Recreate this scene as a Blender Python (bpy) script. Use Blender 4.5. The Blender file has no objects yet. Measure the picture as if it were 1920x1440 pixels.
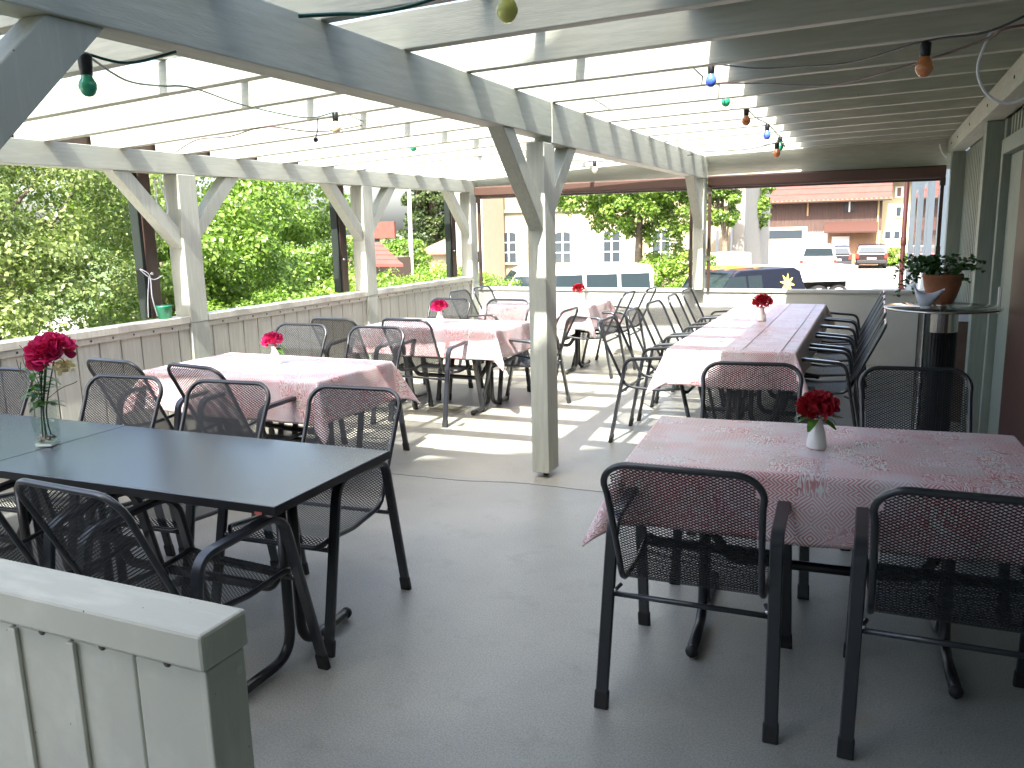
import bpy, math, random
import numpy as np
from mathutils import Vector, Matrix
R = math.radians
random.seed(7)
scene = bpy.context.scene
COL = scene.collection

# ------------------------------------------------------------------ camera
FPX = 1539.0
yaw, pit, rol = R(24), R(10.8), R(-1.383)
cy, sy = math.cos(yaw), math.sin(yaw)
FW = np.array([-sy * math.cos(pit), cy * math.cos(pit), -math.sin(pit)])
R0 = np.array([cy, sy, 0.0]); U0 = np.cross(R0, FW)
RT = math.cos(rol) * R0 + math.sin(rol) * U0
UP = -math.sin(rol) * R0 + math.cos(rol) * U0
CAM = np.array([0, 0, 1.6])
cd = bpy.data.cameras.new('camera'); cam = bpy.data.objects.new('camera', cd); COL.objects.link(cam)
cd.sensor_width = 36; cd.lens = 36 * FPX / 1920; cd.clip_start = .05; cd.clip_end = 1500
M = Matrix(((RT[0], UP[0], -FW[0], 0), (RT[1], UP[1], -FW[1], 0), (RT[2], UP[2], -FW[2], 1.6), (0, 0, 0, 1)))
cam.matrix_world = M
scene.camera = cam
def _ray(x, y): return (x - 960) * RT - (y - 720) * UP + FPX * FW
def atd(x, y, d):
    v = _ray(x, y); return Vector(CAM + v / np.linalg.norm(v) * d)
def aty(x, y, Y):
    v = _ray(x, y); return Vector(CAM + v * (Y / v[1]))
def atz(x, y, z):
    v = _ray(x, y); return Vector(CAM + v * ((z - 1.6) / v[2]))

# ------------------------------------------------------------------ materials
def newmat(name):
    m = bpy.data.materials.new(name); m.use_nodes = True
    nt = m.node_tree; return m, nt, nt.nodes['Principled BSDF']
def N(nt, typ, **k):
    n = nt.nodes.new(typ)
    for a, b in k.items(): setattr(n, a, b)
    return n
def L(nt, a, b): nt.links.new(a, b)
def mat(name, col, rough=.5, metal=0., var=.0, vscale=4., bump=0., bscale=60., spec=.5, stretch=None, col2=None, coat=0., rvar=0.):
    m, nt, p = newmat(name)
    p.inputs['Base Color'].default_value = (*col, 1); p.inputs['Roughness'].default_value = rough
    p.inputs['Metallic'].default_value = metal; p.inputs['Specular IOR Level'].default_value = spec
    p.inputs['Coat Weight'].default_value = coat
    if var or bump or col2 or rvar:
        tc = N(nt, 'ShaderNodeTexCoord'); mp = N(nt, 'ShaderNodeMapping')
        if stretch: mp.inputs['Scale'].default_value = stretch
        L(nt, tc.outputs['Object'], mp.inputs[0])
    if var or col2:
        no = N(nt, 'ShaderNodeTexNoise'); no.inputs['Scale'].default_value = vscale; no.inputs['Detail'].default_value = 6; no.inputs['Roughness'].default_value = .6
        L(nt, mp.outputs[0], no.inputs['Vector'])
        cr = N(nt, 'ShaderNodeValToRGB')
        a = [c * (1 - var) for c in col]; b = [min(1, c * (1 + var)) for c in (col2 or col)]
        cr.color_ramp.elements[0].color = (*a, 1); cr.color_ramp.elements[1].color = (*b, 1)
        cr.color_ramp.elements[0].position = .3; cr.color_ramp.elements[1].position = .7
        L(nt, no.outputs['Fac'], cr.inputs[0]); L(nt, cr.outputs[0], p.inputs['Base Color'])
        if rvar:
            mr = N(nt, 'ShaderNodeMapRange'); mr.inputs[3].default_value = rough - rvar; mr.inputs[4].default_value = rough + rvar
            L(nt, no.outputs['Fac'], mr.inputs[0]); L(nt, mr.outputs[0], p.inputs['Roughness'])
    if bump:
        n2 = N(nt, 'ShaderNodeTexNoise'); n2.inputs['Scale'].default_value = bscale; n2.inputs['Detail'].default_value = 5
        L(nt, mp.outputs[0], n2.inputs['Vector'])
        bp = N(nt, 'ShaderNodeBump'); bp.inputs['Strength'].default_value = bump; bp.inputs['Distance'].default_value = .004
        L(nt, n2.outputs['Fac'], bp.inputs['Height']); L(nt, bp.outputs[0], p.inputs['Normal'])
    return m

def paint(name, col, stretch, rough=.55, chip=(7, .022)):
    """painted rough sawn timber: faint grain along the board, scattered chips and knots"""
    m, nt, p = newmat(name)
    tc = N(nt, 'ShaderNodeTexCoord'); mp = N(nt, 'ShaderNodeMapping'); mp.inputs['Scale'].default_value = stretch
    L(nt, tc.outputs['Object'], mp.inputs[0])
    n1 = N(nt, 'ShaderNodeTexNoise'); n1.inputs['Scale'].default_value = 9; n1.inputs['Detail'].default_value = 7; L(nt, mp.outputs[0], n1.inputs[0])
    n3 = N(nt, 'ShaderNodeTexNoise'); n3.inputs['Scale'].default_value = 1.3; n3.inputs['Detail'].default_value = 4; L(nt, tc.outputs['Object'], n3.inputs[0])
    ad = N(nt, 'ShaderNodeMath', operation='ADD'); L(nt, n1.outputs['Fac'], ad.inputs[0]); L(nt, n3.outputs['Fac'], ad.inputs[1])
    cr = N(nt, 'ShaderNodeValToRGB'); cr.color_ramp.elements[0].position = .38 * 2; cr.color_ramp.elements[1].position = .62 * 2 if .62 * 2 < 1 else 1
    cr.color_ramp.elements[0].color = (*[c * .89 for c in col], 1); cr.color_ramp.elements[1].color = (*[c * 1.05 for c in col], 1)
    hf = N(nt, 'ShaderNodeMath', operation='MULTIPLY'); hf.inputs[1].default_value = .85; L(nt, ad.outputs[0], hf.inputs[0]); L(nt, hf.outputs[0], cr.inputs[0])
    vo = N(nt, 'ShaderNodeTexVoronoi'); vo.inputs['Scale'].default_value = chip[0]; L(nt, tc.outputs['Object'], vo.inputs['Vector'])
    lt = N(nt, 'ShaderNodeMath', operation='LESS_THAN'); lt.inputs[1].default_value = chip[1]; L(nt, vo.outputs['Distance'], lt.inputs[0])
    mx = N(nt, 'ShaderNodeMixRGB'); mx.inputs[2].default_value = (.13, .11, .09, 1)
    L(nt, lt.outputs[0], mx.inputs[0]); L(nt, cr.outputs[0], mx.inputs[1]); L(nt, mx.outputs[0], p.inputs['Base Color'])
    p.inputs['Roughness'].default_value = rough
    n2 = N(nt, 'ShaderNodeTexNoise'); n2.inputs['Scale'].default_value = 40; n2.inputs['Detail'].default_value = 6; L(nt, mp.outputs[0], n2.inputs[0])
    bp = N(nt, 'ShaderNodeBump'); bp.inputs['Strength'].default_value = .35; bp.inputs['Distance'].default_value = .003
    L(nt, n2.outputs['Fac'], bp.inputs['Height']); L(nt, bp.outputs[0], p.inputs['Normal'])
    return m
PC = (.46, .475, .405)
P_y = paint('paint_grain_y', PC, (6, .6, 6))
P_x = paint('paint_grain_x', PC, (.6, 6, 6))
P_z = paint('paint_grain_z', (.475, .488, .418), (6, 6, .5))
P_fence = paint('paint_fence', (.60, .575, .49), (6, 6, .5))  # same timber paint, with beige light bounced off the floor put into the colour
P_dark = paint('paint_house_front', (.24, .28, .24), (6, 6, .5))
METAL = mat('anthracite_metal', (.017, .019, .024), .3, .0, spec=.7, coat=.25, bump=.05, bscale=300)
MESHM = mat('anthracite_mesh', (.018, .020, .023), .5, .0, spec=.3)
CAP = mat('foot_cap_plastic', (.02, .02, .021), .6)
TUBE = mat('black_tube', (.02, .02, .023), .28, spec=.6)
def tabletop_mat():
    m, nt, p = newmat('dark_laminate')
    tc = N(nt, 'ShaderNodeTexCoord'); no = N(nt, 'ShaderNodeTexNoise'); no.inputs['Scale'].default_value = 3; no.inputs['Detail'].default_value = 8
    L(nt, tc.outputs['Object'], no.inputs[0])
    mr = N(nt, 'ShaderNodeMapRange'); mr.inputs[3].default_value = .23; mr.inputs[4].default_value = .28; L(nt, no.outputs['Fac'], mr.inputs[0]); L(nt, mr.outputs[0], p.inputs['Roughness'])
    p.inputs['Base Color'].default_value = (.042, .052, .068, 1); p.inputs['Specular IOR Level'].default_value = .85  # bluish base colour stands in for the reflected sky
    n2 = N(nt, 'ShaderNodeTexNoise'); n2.inputs['Scale'].default_value = 250; L(nt, tc.outputs['Object'], n2.inputs[0])
    bp = N(nt, 'ShaderNodeBump'); bp.inputs['Strength'].default_value = .02; bp.inputs['Distance'].default_value = .001; L(nt, n2.outputs['Fac'], bp.inputs['Height']); L(nt, bp.outputs[0], p.inputs['Normal'])
    return m
LAMI = tabletop_mat()
EDGE = mat('black_edge', (.012, .012, .013), .35)

def floor_mat():
    m, nt, p = newmat('painted_concrete')
    tc = N(nt, 'ShaderNodeTexCoord')
    def noise(s, d=6, r=.6):
        n = N(nt, 'ShaderNodeTexNoise'); n.inputs['Scale'].default_value = s; n.inputs['Detail'].default_value = d; n.inputs['Roughness'].default_value = r
        L(nt, tc.outputs['Object'], n.inputs[0]); return n
    a = noise(.9); b = noise(150, 3, .8); c = noise(5, 8, .7)
    cr = N(nt, 'ShaderNodeValToRGB'); cr.color_ramp.elements[0].position = .35; cr.color_ramp.elements[1].position = .68
    cr.color_ramp.elements[0].color = (.30, .302, .275, 1); cr.color_ramp.elements[1].color = (.395, .392, .358, 1)
    L(nt, a.outputs['Fac'], cr.inputs[0])
    m1 = N(nt, 'ShaderNodeMixRGB', blend_type='MULTIPLY'); m1.inputs[0].default_value = .6
    cb = N(nt, 'ShaderNodeValToRGB'); cb.color_ramp.elements[0].position = .34; cb.color_ramp.elements[0].color = (.38, .38, .37, 1); cb.color_ramp.elements[1].position = .6; cb.color_ramp.elements[1].color = (1.06, 1.06, 1.06, 1)
    L(nt, b.outputs['Fac'], cb.inputs[0]); L(nt, cr.outputs[0], m1.inputs[1]); L(nt, cb.outputs[0], m1.inputs[2])
    m2 = N(nt, 'ShaderNodeMixRGB', blend_type='MULTIPLY'); m2.inputs[0].default_value = .5
    cc = N(nt, 'ShaderNodeValToRGB'); cc.color_ramp.elements[0].position = .28; cc.color_ramp.elements[0].color = (.66, .63, .57, 1); cc.color_ramp.elements[1].position = .46; cc.color_ramp.elements[1].color = (1, 1, 1, 1)
    L(nt, c.outputs['Fac'], cc.inputs[0]); L(nt, m1.outputs[0], m2.inputs[1]); L(nt, cc.outputs[0], m2.inputs[2])
    # brownish stain near the right hand chairs + small dark specks
    sp = N(nt, 'ShaderNodeVectorMath', operation='DISTANCE'); L(nt, tc.outputs['Object'], sp.inputs[0]); sp.inputs[1].default_value = (.04, 2.66, 0)
    ns = N(nt, 'ShaderNodeMath', operation='MULTIPLY_ADD'); L(nt, c.outputs['Fac'], ns.inputs[0]); ns.inputs[1].default_value = .12; L(nt, sp.outputs['Value'], ns.inputs[2])
    st = N(nt, 'ShaderNodeMapRange'); st.inputs[1].default_value = .08; st.inputs[2].default_value = .12; st.inputs[3].default_value = .35; st.inputs[4].default_value = 0; L(nt, ns.outputs[0], st.inputs[0])
    m3 = N(nt, 'ShaderNodeMixRGB'); m3.inputs[2].default_value = (.30, .24, .16, 1); L(nt, st.outputs[0], m3.inputs[0]); L(nt, m2.outputs[0], m3.inputs[1])
    vo = N(nt, 'ShaderNodeTexVoronoi'); vo.inputs['Scale'].default_value = 4.3; L(nt, tc.outputs['Object'], vo.inputs['Vector'])
    lt = N(nt, 'ShaderNodeMath', operation='LESS_THAN'); lt.inputs[1].default_value = .022; L(nt, vo.outputs['Distance'], lt.inputs[0])
    m4 = N(nt, 'ShaderNodeMixRGB'); m4.inputs[2].default_value = (.16, .15, .14, 1); L(nt, lt.outputs[0], m4.inputs[0]); L(nt, m3.outputs[0], m4.inputs[1])
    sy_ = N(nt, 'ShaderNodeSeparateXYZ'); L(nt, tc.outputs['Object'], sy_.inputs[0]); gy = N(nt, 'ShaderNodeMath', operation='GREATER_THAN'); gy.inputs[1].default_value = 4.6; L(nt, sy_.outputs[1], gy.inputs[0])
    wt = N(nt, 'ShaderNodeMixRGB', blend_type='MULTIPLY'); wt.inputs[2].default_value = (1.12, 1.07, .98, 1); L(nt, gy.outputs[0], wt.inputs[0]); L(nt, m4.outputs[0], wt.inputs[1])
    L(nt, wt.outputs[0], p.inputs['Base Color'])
    mr = N(nt, 'ShaderNodeMapRange'); mr.inputs[3].default_value = .3; mr.inputs[4].default_value = .5; L(nt, c.outputs['Fac'], mr.inputs[0]); L(nt, mr.outputs[0], p.inputs['Roughness'])
    bp = N(nt, 'ShaderNodeBump'); bp.inputs['Strength'].default_value = .25; bp.inputs['Distance'].default_value = .002; L(nt, b.outputs['Fac'], bp.inputs['Height']); L(nt, bp.outputs[0], p.inputs['Normal'])
    return m
FLOOR = floor_mat()

def cloth_mat():
    m, nt, p = newmat('oilcloth_print')
    uv = N(nt, 'ShaderNodeUVMap')
    def math_(op, a, b=None, c=None):
        n = N(nt, 'ShaderNodeMath', operation=op)
        for i, v in enumerate((a, b, c)):
            if v is None: continue
            if isinstance(v, (int, float)): n.inputs[i].default_value = v
            else: L(nt, v, n.inputs[i])
        return n.outputs[0]
    wn = N(nt, 'ShaderNodeTexNoise'); wn.inputs['Scale'].default_value = 9; wn.inputs['Detail'].default_value = 3; L(nt, uv.outputs[0], wn.inputs[0])
    sc = N(nt, 'ShaderNodeVectorMath', operation='SCALE'); sc.inputs['Scale'].default_value = 1 / .098
    wm = N(nt, 'ShaderNodeVectorMath', operation='SCALE'); wm.inputs['Scale'].default_value = .02; L(nt, wn.outputs['Color'], wm.inputs[0])
    av = N(nt, 'ShaderNodeVectorMath', operation='ADD'); L(nt, uv.outputs[0], av.inputs[0]); L(nt, wm.outputs[0], av.inputs[1])
    L(nt, av.outputs[0], sc.inputs[0])
    fl = N(nt, 'ShaderNodeVectorMath', operation='FLOOR'); L(nt, sc.outputs[0], fl.inputs[0])
    fr = N(nt, 'ShaderNodeVectorMath', operation='FRACTION'); L(nt, sc.outputs[0], fr.inputs[0])
    wh = N(nt, 'ShaderNodeTexWhiteNoise', noise_dimensions='2D'); L(nt, fl.outputs[0], wh.inputs['Vector'])
    sx = N(nt, 'ShaderNodeSeparateXYZ'); L(nt, fr.outputs[0], sx.inputs[0]); fx, fy = sx.outputs[0], sx.outputs[1]
    ax = math_('ABSOLUTE', math_('SUBTRACT', fx, .5)); ay = math_('ABSOLUTE', math_('SUBTRACT', fy, .5))
    dia = math_('SINE', math_('MULTIPLY', math_('ADD', ax, ay), 44.0))
    d2 = N(nt, 'ShaderNodeTexNoise'); d2.inputs['Scale'].default_value = 20; d2.inputs['Detail'].default_value = 1.5; d2.inputs['Distortion'].default_value = .8; L(nt, uv.outputs[0], d2.inputs[0])
    wav = math_('SINE', math_('MULTIPLY', d2.outputs['Fac'], 105.0))
    zig = math_('SINE', math_('MULTIPLY', math_('ADD', fx, math_('MULTIPLY', math_('PINGPONG', fy, .17), 1.3)), 42.0))
    d3 = N(nt, 'ShaderNodeTexNoise'); d3.inputs['Scale'].default_value = 30; d3.inputs['Detail'].default_value = 1
    mp = N(nt, 'ShaderNodeMapping'); mp.inputs['Scale'].default_value = (1, .28, 1); mp.inputs['Rotation'].default_value = (0, 0, .7); L(nt, uv.outputs[0], mp.inputs[0]); d3.inputs['Detail'].default_value = 2; L(nt, mp.outputs[0], d3.inputs[0])
    leaf = math_('SINE', math_('MULTIPLY', d3.outputs['Fac'], 62.0))
    def mixf(f, a, b):
        n = N(nt, 'ShaderNodeMix'); n.data_type = 'FLOAT'; L(nt, f, n.inputs[0]); L(nt, a, n.inputs[2]); L(nt, b, n.inputs[3]); return n.outputs[0]
    g1 = math_('GREATER_THAN', wh.outputs['Value'], .22); g2 = math_('GREATER_THAN', wh.outputs['Value'], .62); g3 = math_('GREATER_THAN', wh.outputs['Value'], .86)
    pat = mixf(g3, mixf(g2, mixf(g1, wav, dia), leaf), zig)
    cr = N(nt, 'ShaderNodeValToRGB'); e = cr.color_ramp.elements
    e[0].position = .2; e[0].color = (.50, .12, .14, 1); e[1].position = .7; e[1].color = (.76, .70, .70, 1)
    x = cr.color_ramp.elements.new(.5); x.color = (.68, .40, .41, 1)
    L(nt, math_('MULTIPLY_ADD', pat, .5, .5), cr.inputs[0])
    big = N(nt, 'ShaderNodeTexNoise'); big.inputs['Scale'].default_value = 5; big.inputs['Detail'].default_value = 3; L(nt, uv.outputs[0], big.inputs[0])
    cb = N(nt, 'ShaderNodeValToRGB'); cb.color_ramp.elements[0].position = .42; cb.color_ramp.elements[0].color = (0, 0, 0, 1); cb.color_ramp.elements[1].position = .62; cb.color_ramp.elements[1].color = (1, 1, 1, 1)
    L(nt, big.outputs['Fac'], cb.inputs[0])
    w2 = N(nt, 'ShaderNodeTexWhiteNoise', noise_dimensions='2D'); sc2 = N(nt, 'ShaderNodeVectorMath', operation='MULTIPLY_ADD'); sc2.inputs[1].default_value = (1, 1, 1); sc2.inputs[2].default_value = (7.3, 3.1, 0); L(nt, fl.outputs[0], sc2.inputs[0]); L(nt, sc2.outputs[0], w2.inputs['Vector'])
    ct_ = N(nt, 'ShaderNodeValToRGB'); q_ = ct_.color_ramp.elements; q_[0].color = (1, .80, .80, 1); q_[1].color = (.86, 1.0, .92, 1); z_ = q_.new(.5); z_.color = (1.0, .98, .95, 1); L(nt, w2.outputs['Value'], ct_.inputs[0])
    tm = N(nt, 'ShaderNodeMixRGB', blend_type='MULTIPLY'); tm.inputs[0].default_value = .8; L(nt, cr.outputs[0], tm.inputs[1]); L(nt, ct_.outputs[0], tm.inputs[2])
    mx = N(nt, 'ShaderNodeMixRGB'); L(nt, math_('MULTIPLY_ADD', cb.outputs[0], .5, .10), mx.inputs[0]); L(nt, tm.outputs[0], mx.inputs[1]); mx.inputs[2].default_value = (.70, .63, .67, 1)
    L(nt, mx.outputs[0], p.inputs['Base Color'])
    p.inputs['Roughness'].default_value = .38; p.inputs['Specular IOR Level'].default_value = .55
    bn = N(nt, 'ShaderNodeTexNoise'); bn.inputs['Scale'].default_value = 7; bn.inputs['Detail'].default_value = 3; L(nt, uv.outputs[0], bn.inputs[0])
    sq = N(nt, 'ShaderNodeSeparateXYZ'); L(nt, uv.outputs[0], sq.inputs[0])
    fx2 = math_('ABSOLUTE', math_('SUBTRACT', math_('FRACT', math_('MULTIPLY', sq.outputs[0], 2.9)), .5)); fy2 = math_('ABSOLUTE', math_('SUBTRACT', math_('FRACT', math_('MULTIPLY', sq.outputs[1], 3.3)), .5))
    cre = math_('MAXIMUM', math_('LESS_THAN', fx2, .012), math_('LESS_THAN', fy2, .012))
    bp = N(nt, 'ShaderNodeBump'); bp.inputs['Strength'].default_value = .45; bp.inputs['Distance'].default_value = .01; L(nt, math_('MULTIPLY_ADD', cre, .22, bn.outputs['Fac']), bp.inputs['Height']); L(nt, bp.outputs[0], p.inputs['Normal'])
    return m
CLOTH = cloth_mat()

def leafmat(name, c1, c2, c3=None, rough=.38, trans=.35):
    m, nt, p = newmat(name)
    at = N(nt, 'ShaderNodeAttribute'); at.attribute_name = 'rnd'
    cr = N(nt, 'ShaderNodeValToRGB'); cr.color_ramp.elements[0].color = (*c1, 1); cr.color_ramp.elements[1].color = (*c2, 1)
    if c3: x = cr.color_ramp.elements.new(.93); x.color = (*c2, 1); cr.color_ramp.elements[-1].color = (*c3, 1)
    L(nt, at.outputs['Fac'], cr.inputs[0]); L(nt, cr.outputs[0], p.inputs['Base Color']); p.inputs['Roughness'].default_value = rough
    tr = N(nt, 'ShaderNodeBsdfTranslucent'); br = N(nt, 'ShaderNodeMixRGB', blend_type='MULTIPLY'); br.inputs[0].default_value = 1; br.inputs[2].default_value = (1.0, 1.25, .45, 1)
    L(nt, cr.outputs[0], br.inputs[1]); L(nt, br.outputs[0], tr.inputs[0])
    mx = N(nt, 'ShaderNodeMixShader'); mx.inputs[0].default_value = trans
    L(nt, p.outputs[0], mx.inputs[1]); L(nt, tr.outputs[0], mx.inputs[2]); L(nt, mx.outputs[0], nt.nodes['Material Output'].inputs[0])
    return m
LEAF_A = leafmat('leaf_bright', (.075, .15, .018), (.20, .30, .05), (.42, .46, .20))
LEAF_B = leafmat('leaf_dull', (.09, .14, .03), (.22, .27, .09), (.38, .38, .20))
LEAF_C = leafmat('leaf_hedge', (.10, .20, .02), (.24, .34, .05))
LEAF_D = leafmat('leaf_conifer', (.03, .06, .02), (.09, .12, .04))
LEAF_IVY = leafmat('leaf_ivy', (.02, .07, .02), (.07, .16, .04), None, .35, .2)
LEAF_FL = leafmat('leaf_flower', (.03, .10, .015), (.10, .22, .04), None, .35, .3)
PETAL = leafmat('petal_pink', (.42, .004, .09), (.66, .03, .20), None, .55, .25)
PETAL_R = leafmat('petal_red', (.26, .003, .012), (.45, .012, .035), None, .55, .2)
PETAL_W = leafmat('petal_cream', (.75, .6, .42), (.85, .72, .55), None, .5, .3)
BARK = mat('bark', (.14, .11, .08), .9, var=.35, vscale=12, bump=.8, bscale=30)
CERAM = mat('white_ceramic', (.78, .77, .74), .12, spec=.6)
CERAMG = mat('bluish_ceramic', (.62, .68, .78), .3)
TERRA = mat('terracotta', (.42, .17, .09), .7, var=.25, vscale=9, bump=.3)
PLAS_G = mat('green_plastic', (.01, .20, .10), .35)
WHITEP = mat('white_cable', (.75, .75, .8), .4)
CORDG = mat('green_cable', (.0, .07, .05), .4)
CORDB = mat('black_cable', (.01, .01, .012), .45)
CORDR = mat('brown_cable', (.07, .02, .02), .45)
SOCK = mat('black_socket', (.008, .008, .01), .4)
def bulbmat(n, c, rough=.12):
    m, nt, p = newmat('bulb_' + n); p.inputs['Base Color'].default_value = (*c, 1); p.inputs['Roughness'].default_value = rough
    p.inputs['Coat Weight'].default_value = .6; p.inputs['Subsurface Weight'].default_value = .15; p.inputs['Subsurface Scale'].default_value = .02
    return m
BULB = {'green': bulbmat('green', (.03, .36, .18)), 'blue': bulbmat('blue', (.08, .16, .75)), 'orange': bulbmat('orange', (.55, .20, .07)),
        'cream': bulbmat('cream', (.85, .75, .45)), 'yellow': bulbmat('yellow', (.62, .62, .15))}
BROWN = mat('brown_metal', (.055, .032, .026), .35, var=.1, vscale=3)
BROWNB = mat('awning_brown', (.095, .052, .04), .4, var=.12, vscale=2)
STEEL = mat('brushed_steel', (.62, .62, .60), .22, 1.0, bump=.08, bscale=200)
BOLT = mat('bolt_dark', (.10, .08, .07), .5, .5)
BLACKP = mat('black_grille', (.015, .015, .016), .4)
def glassmat(name, tint=(1, 1, 1), gloss=.08):
    m, nt, p = newmat(name); nt.nodes.remove(p)
    t = N(nt, 'ShaderNodeBsdfTransparent'); t.inputs[0].default_value = (*tint, 1)
    g = N(nt, 'ShaderNodeBsdfGlossy'); g.inputs['Roughness'].default_value = .03
    lw = N(nt, 'ShaderNodeLayerWeight'); lw.inputs[0].default_value = .5; pw = N(nt, 'ShaderNodeMath', operation='POWER'); pw.inputs[1].default_value = 4.5; L(nt, lw.outputs['Facing'], pw.inputs[0])
    fr = N(nt, 'ShaderNodeMath', operation='MULTIPLY_ADD'); fr.inputs[1].default_value = .8; fr.inputs[2].default_value = .045; L(nt, pw.outputs[0], fr.inputs[0])
    mx = N(nt, 'ShaderNodeMixShader'); L(nt, fr.outputs[0], mx.inputs[0]); L(nt, t.outputs[0], mx.inputs[1]); L(nt, g.outputs[0], mx.inputs[2])
    L(nt, mx.outputs[0], nt.nodes['Material Output'].inputs[0]); return m
SHEET = glassmat('clear_roof_sheet', (.93, .95, .95))
GLASS = glassmat('clear_glass', (.93, .96, .95))
GLASST = glassmat('smoked_glass', (.62, .66, .64))
CARGL = mat('car_window', (.02, .03, .035), .06, spec=.9)
WINGL = mat('window_pane', (.035, .045, .055), .08, spec=.8)

# ------------------------------------------------------------------ mesh builder
class MB:
    def __init__(s): s.v = []; s.f = []
    def add(s, vs, fs):
        o = len(s.v); s.v += [tuple(v) for v in vs]; s.f += [tuple(i + o for i in f) for f in fs]
    def box(s, x0, x1, y0, y1, z0, z1):
        s.add([(x, y, z) for z in (z0, z1) for y in (y0, y1) for x in (x0, x1)],
              [(0, 2, 3, 1), (4, 5, 7, 6), (0, 1, 5, 4), (2, 6, 7, 3), (0, 4, 6, 2), (1, 3, 7, 5)]); return s
    def obox(s, c, X, Y, Z):
        c, X, Y, Z = map(Vector, (c, X, Y, Z))
        s.add([c + X * a + Y * b + Z * d for d in (-1, 1) for b in (-1, 1) for a in (-1, 1)],
              [(0, 2, 3, 1), (4, 5, 7, 6), (0, 1, 5, 4), (2, 6, 7, 3), (0, 4, 6, 2), (1, 3, 7, 5)]); return s
    def prism(s, poly, axis, a, b):
        """poly: list of 2D points; extruded along axis from a to b"""
        n = len(poly)
        def P(p, t): return (t, p[0], p[1]) if axis == 'x' else (p[0], t, p[1]) if axis == 'y' else (p[0], p[1], t)
        s.add([P(p, a) for p in poly] + [P(p, b) for p in poly],
              [tuple(range(n))[::-1], tuple(range(n, 2 * n))] + [(i, (i + 1) % n, n + (i + 1) % n, n + i) for i in range(n)]); return s
    def sweep(s, pts, prof, closed=False, up=None, cap=True, scale=None):
        """sweep 2D profile (list of (a,b)) along pts; a along side vector, b along normal"""
        pts = [Vector(p) for p in pts]; n = len(pts); m = len(prof); vs = []; prev = None
        for i, p in enumerate(pts):
            if closed: t = pts[(i + 1) % n] - pts[i - 1]
            else: t = pts[min(i + 1, n - 1)] - pts[max(i - 1, 0)]
            t.normalize()
            if up is not None: side = Vector(up) - t * Vector(up).dot(t)
            elif prev is None: side = t.orthogonal()
            else: side = prev - t * prev.dot(t)
            if side.length < 1e-6: side = t.orthogonal()
            side.normalize(); prev = side; nr = t.cross(side)
            k = scale[i] if scale else 1
            vs += [p + side * (a * k) + nr * (b * k) for a, b in prof]
        fs = []
        for i in range(n if closed else n - 1):
            j = (i + 1) % n
            for q in range(m): fs.append((i * m + q, i * m + (q + 1) % m, j * m + (q + 1) % m, j * m + q))
        if cap and not closed: fs += [tuple(range(m))[::-1], tuple(range((n - 1) * m, n * m))]
        s.add(vs, fs); return s
    def tube(s, pts, r, n=8, closed=False, scale=None):
        return s.sweep(pts, [(r * math.cos(2 * math.pi * i / n), r * math.sin(2 * math.pi * i / n)) for i in range(n)], closed, scale=scale)
    def lathe(s, prof, c=(0, 0, 0), n=24):
        vs = []
        for r, z in prof:
            for i in range(n):
                a = 2 * math.pi * i / n; vs.append((c[0] + r * math.cos(a), c[1] + r * math.sin(a), c[2] + z))
        m = len(prof)
        fs = [(k * n + i, k * n + (i + 1) % n, (k + 1) * n + (i + 1) % n, (k + 1) * n + i) for k in range(m - 1) for i in range(n)]
        if prof[0][0] > 1e-5: fs.append(tuple(range(n))[::-1])
        if prof[-1][0] > 1e-5: fs.append(tuple(range((m - 1) * n, m * n)))
        s.add(vs, fs); return s
    def ball(s, c, r, sx=1, sy=1, sz=1, n=12, k=8):
        prof = [(r * math.sin(math.pi * i / k), -r * math.cos(math.pi * i / k)) for i in range(k + 1)]
        o = len(s.v); s.lathe(prof, (0, 0, 0), n)
        for i in range(o, len(s.v)): x, y, z = s.v[i]; s.v[i] = (c[0] + x * sx, c[1] + y * sy, c[2] + z * sz)
        return s
    def build(s, name, m, parent=None, org=(0, 0, 0), smooth=False, bevel=0., rnd=None):
        me = bpy.data.meshes.new(name); o3 = org
        me.from_pydata([(v[0] - o3[0], v[1] - o3[1], v[2] - o3[2]) for v in s.v], [], s.f)
        me.materials.append(m)
        if smooth: me.polygons.foreach_set('use_smooth', [True] * len(me.polygons))
        if rnd is not None:
            a = me.attributes.new('rnd', 'FLOAT', 'FACE'); a.data.foreach_set('value', rnd)
        me.update()
        o = bpy.data.objects.new(name, me); COL.objects.link(o)
        if parent: o.parent = parent
        else: o.location = org
        if bevel:
            b = o.modifiers.new('bevel', 'BEVEL'); b.width = bevel; b.segments = 2; b.limit_method = 'ANGLE'; b.angle_limit = R(40)
        return o
def tag(o, label=None, cat=None, group=None, kind=None):
    if label: o['label'] = label
    if cat: o['category'] = cat
    if group: o['group'] = group
    if kind: o['kind'] = kind
    return o
def thing(name, loc, label, cat, group=None, rz=0, kind=None):
    o = bpy.data.objects.new(name, None); COL.objects.link(o); o.location = loc; o.rotation_euler.z = rz; o.empty_display_size = .2
    return tag(o, label, cat, group, kind)
def copy_tree(o, parent=None):
    c = o.copy(); COL.objects.link(c)
    if parent: c.parent = parent
    for ch in list(o.children): copy_tree(ch, c)
    return c
def box(name, m, x0, x1, y0, y1, z0, z1, parent=None, org=(0, 0, 0), bevel=0.):
    return MB().box(x0, x1, y0, y1, z0, z1).build(name, m, parent, org, bevel=bevel)
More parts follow.
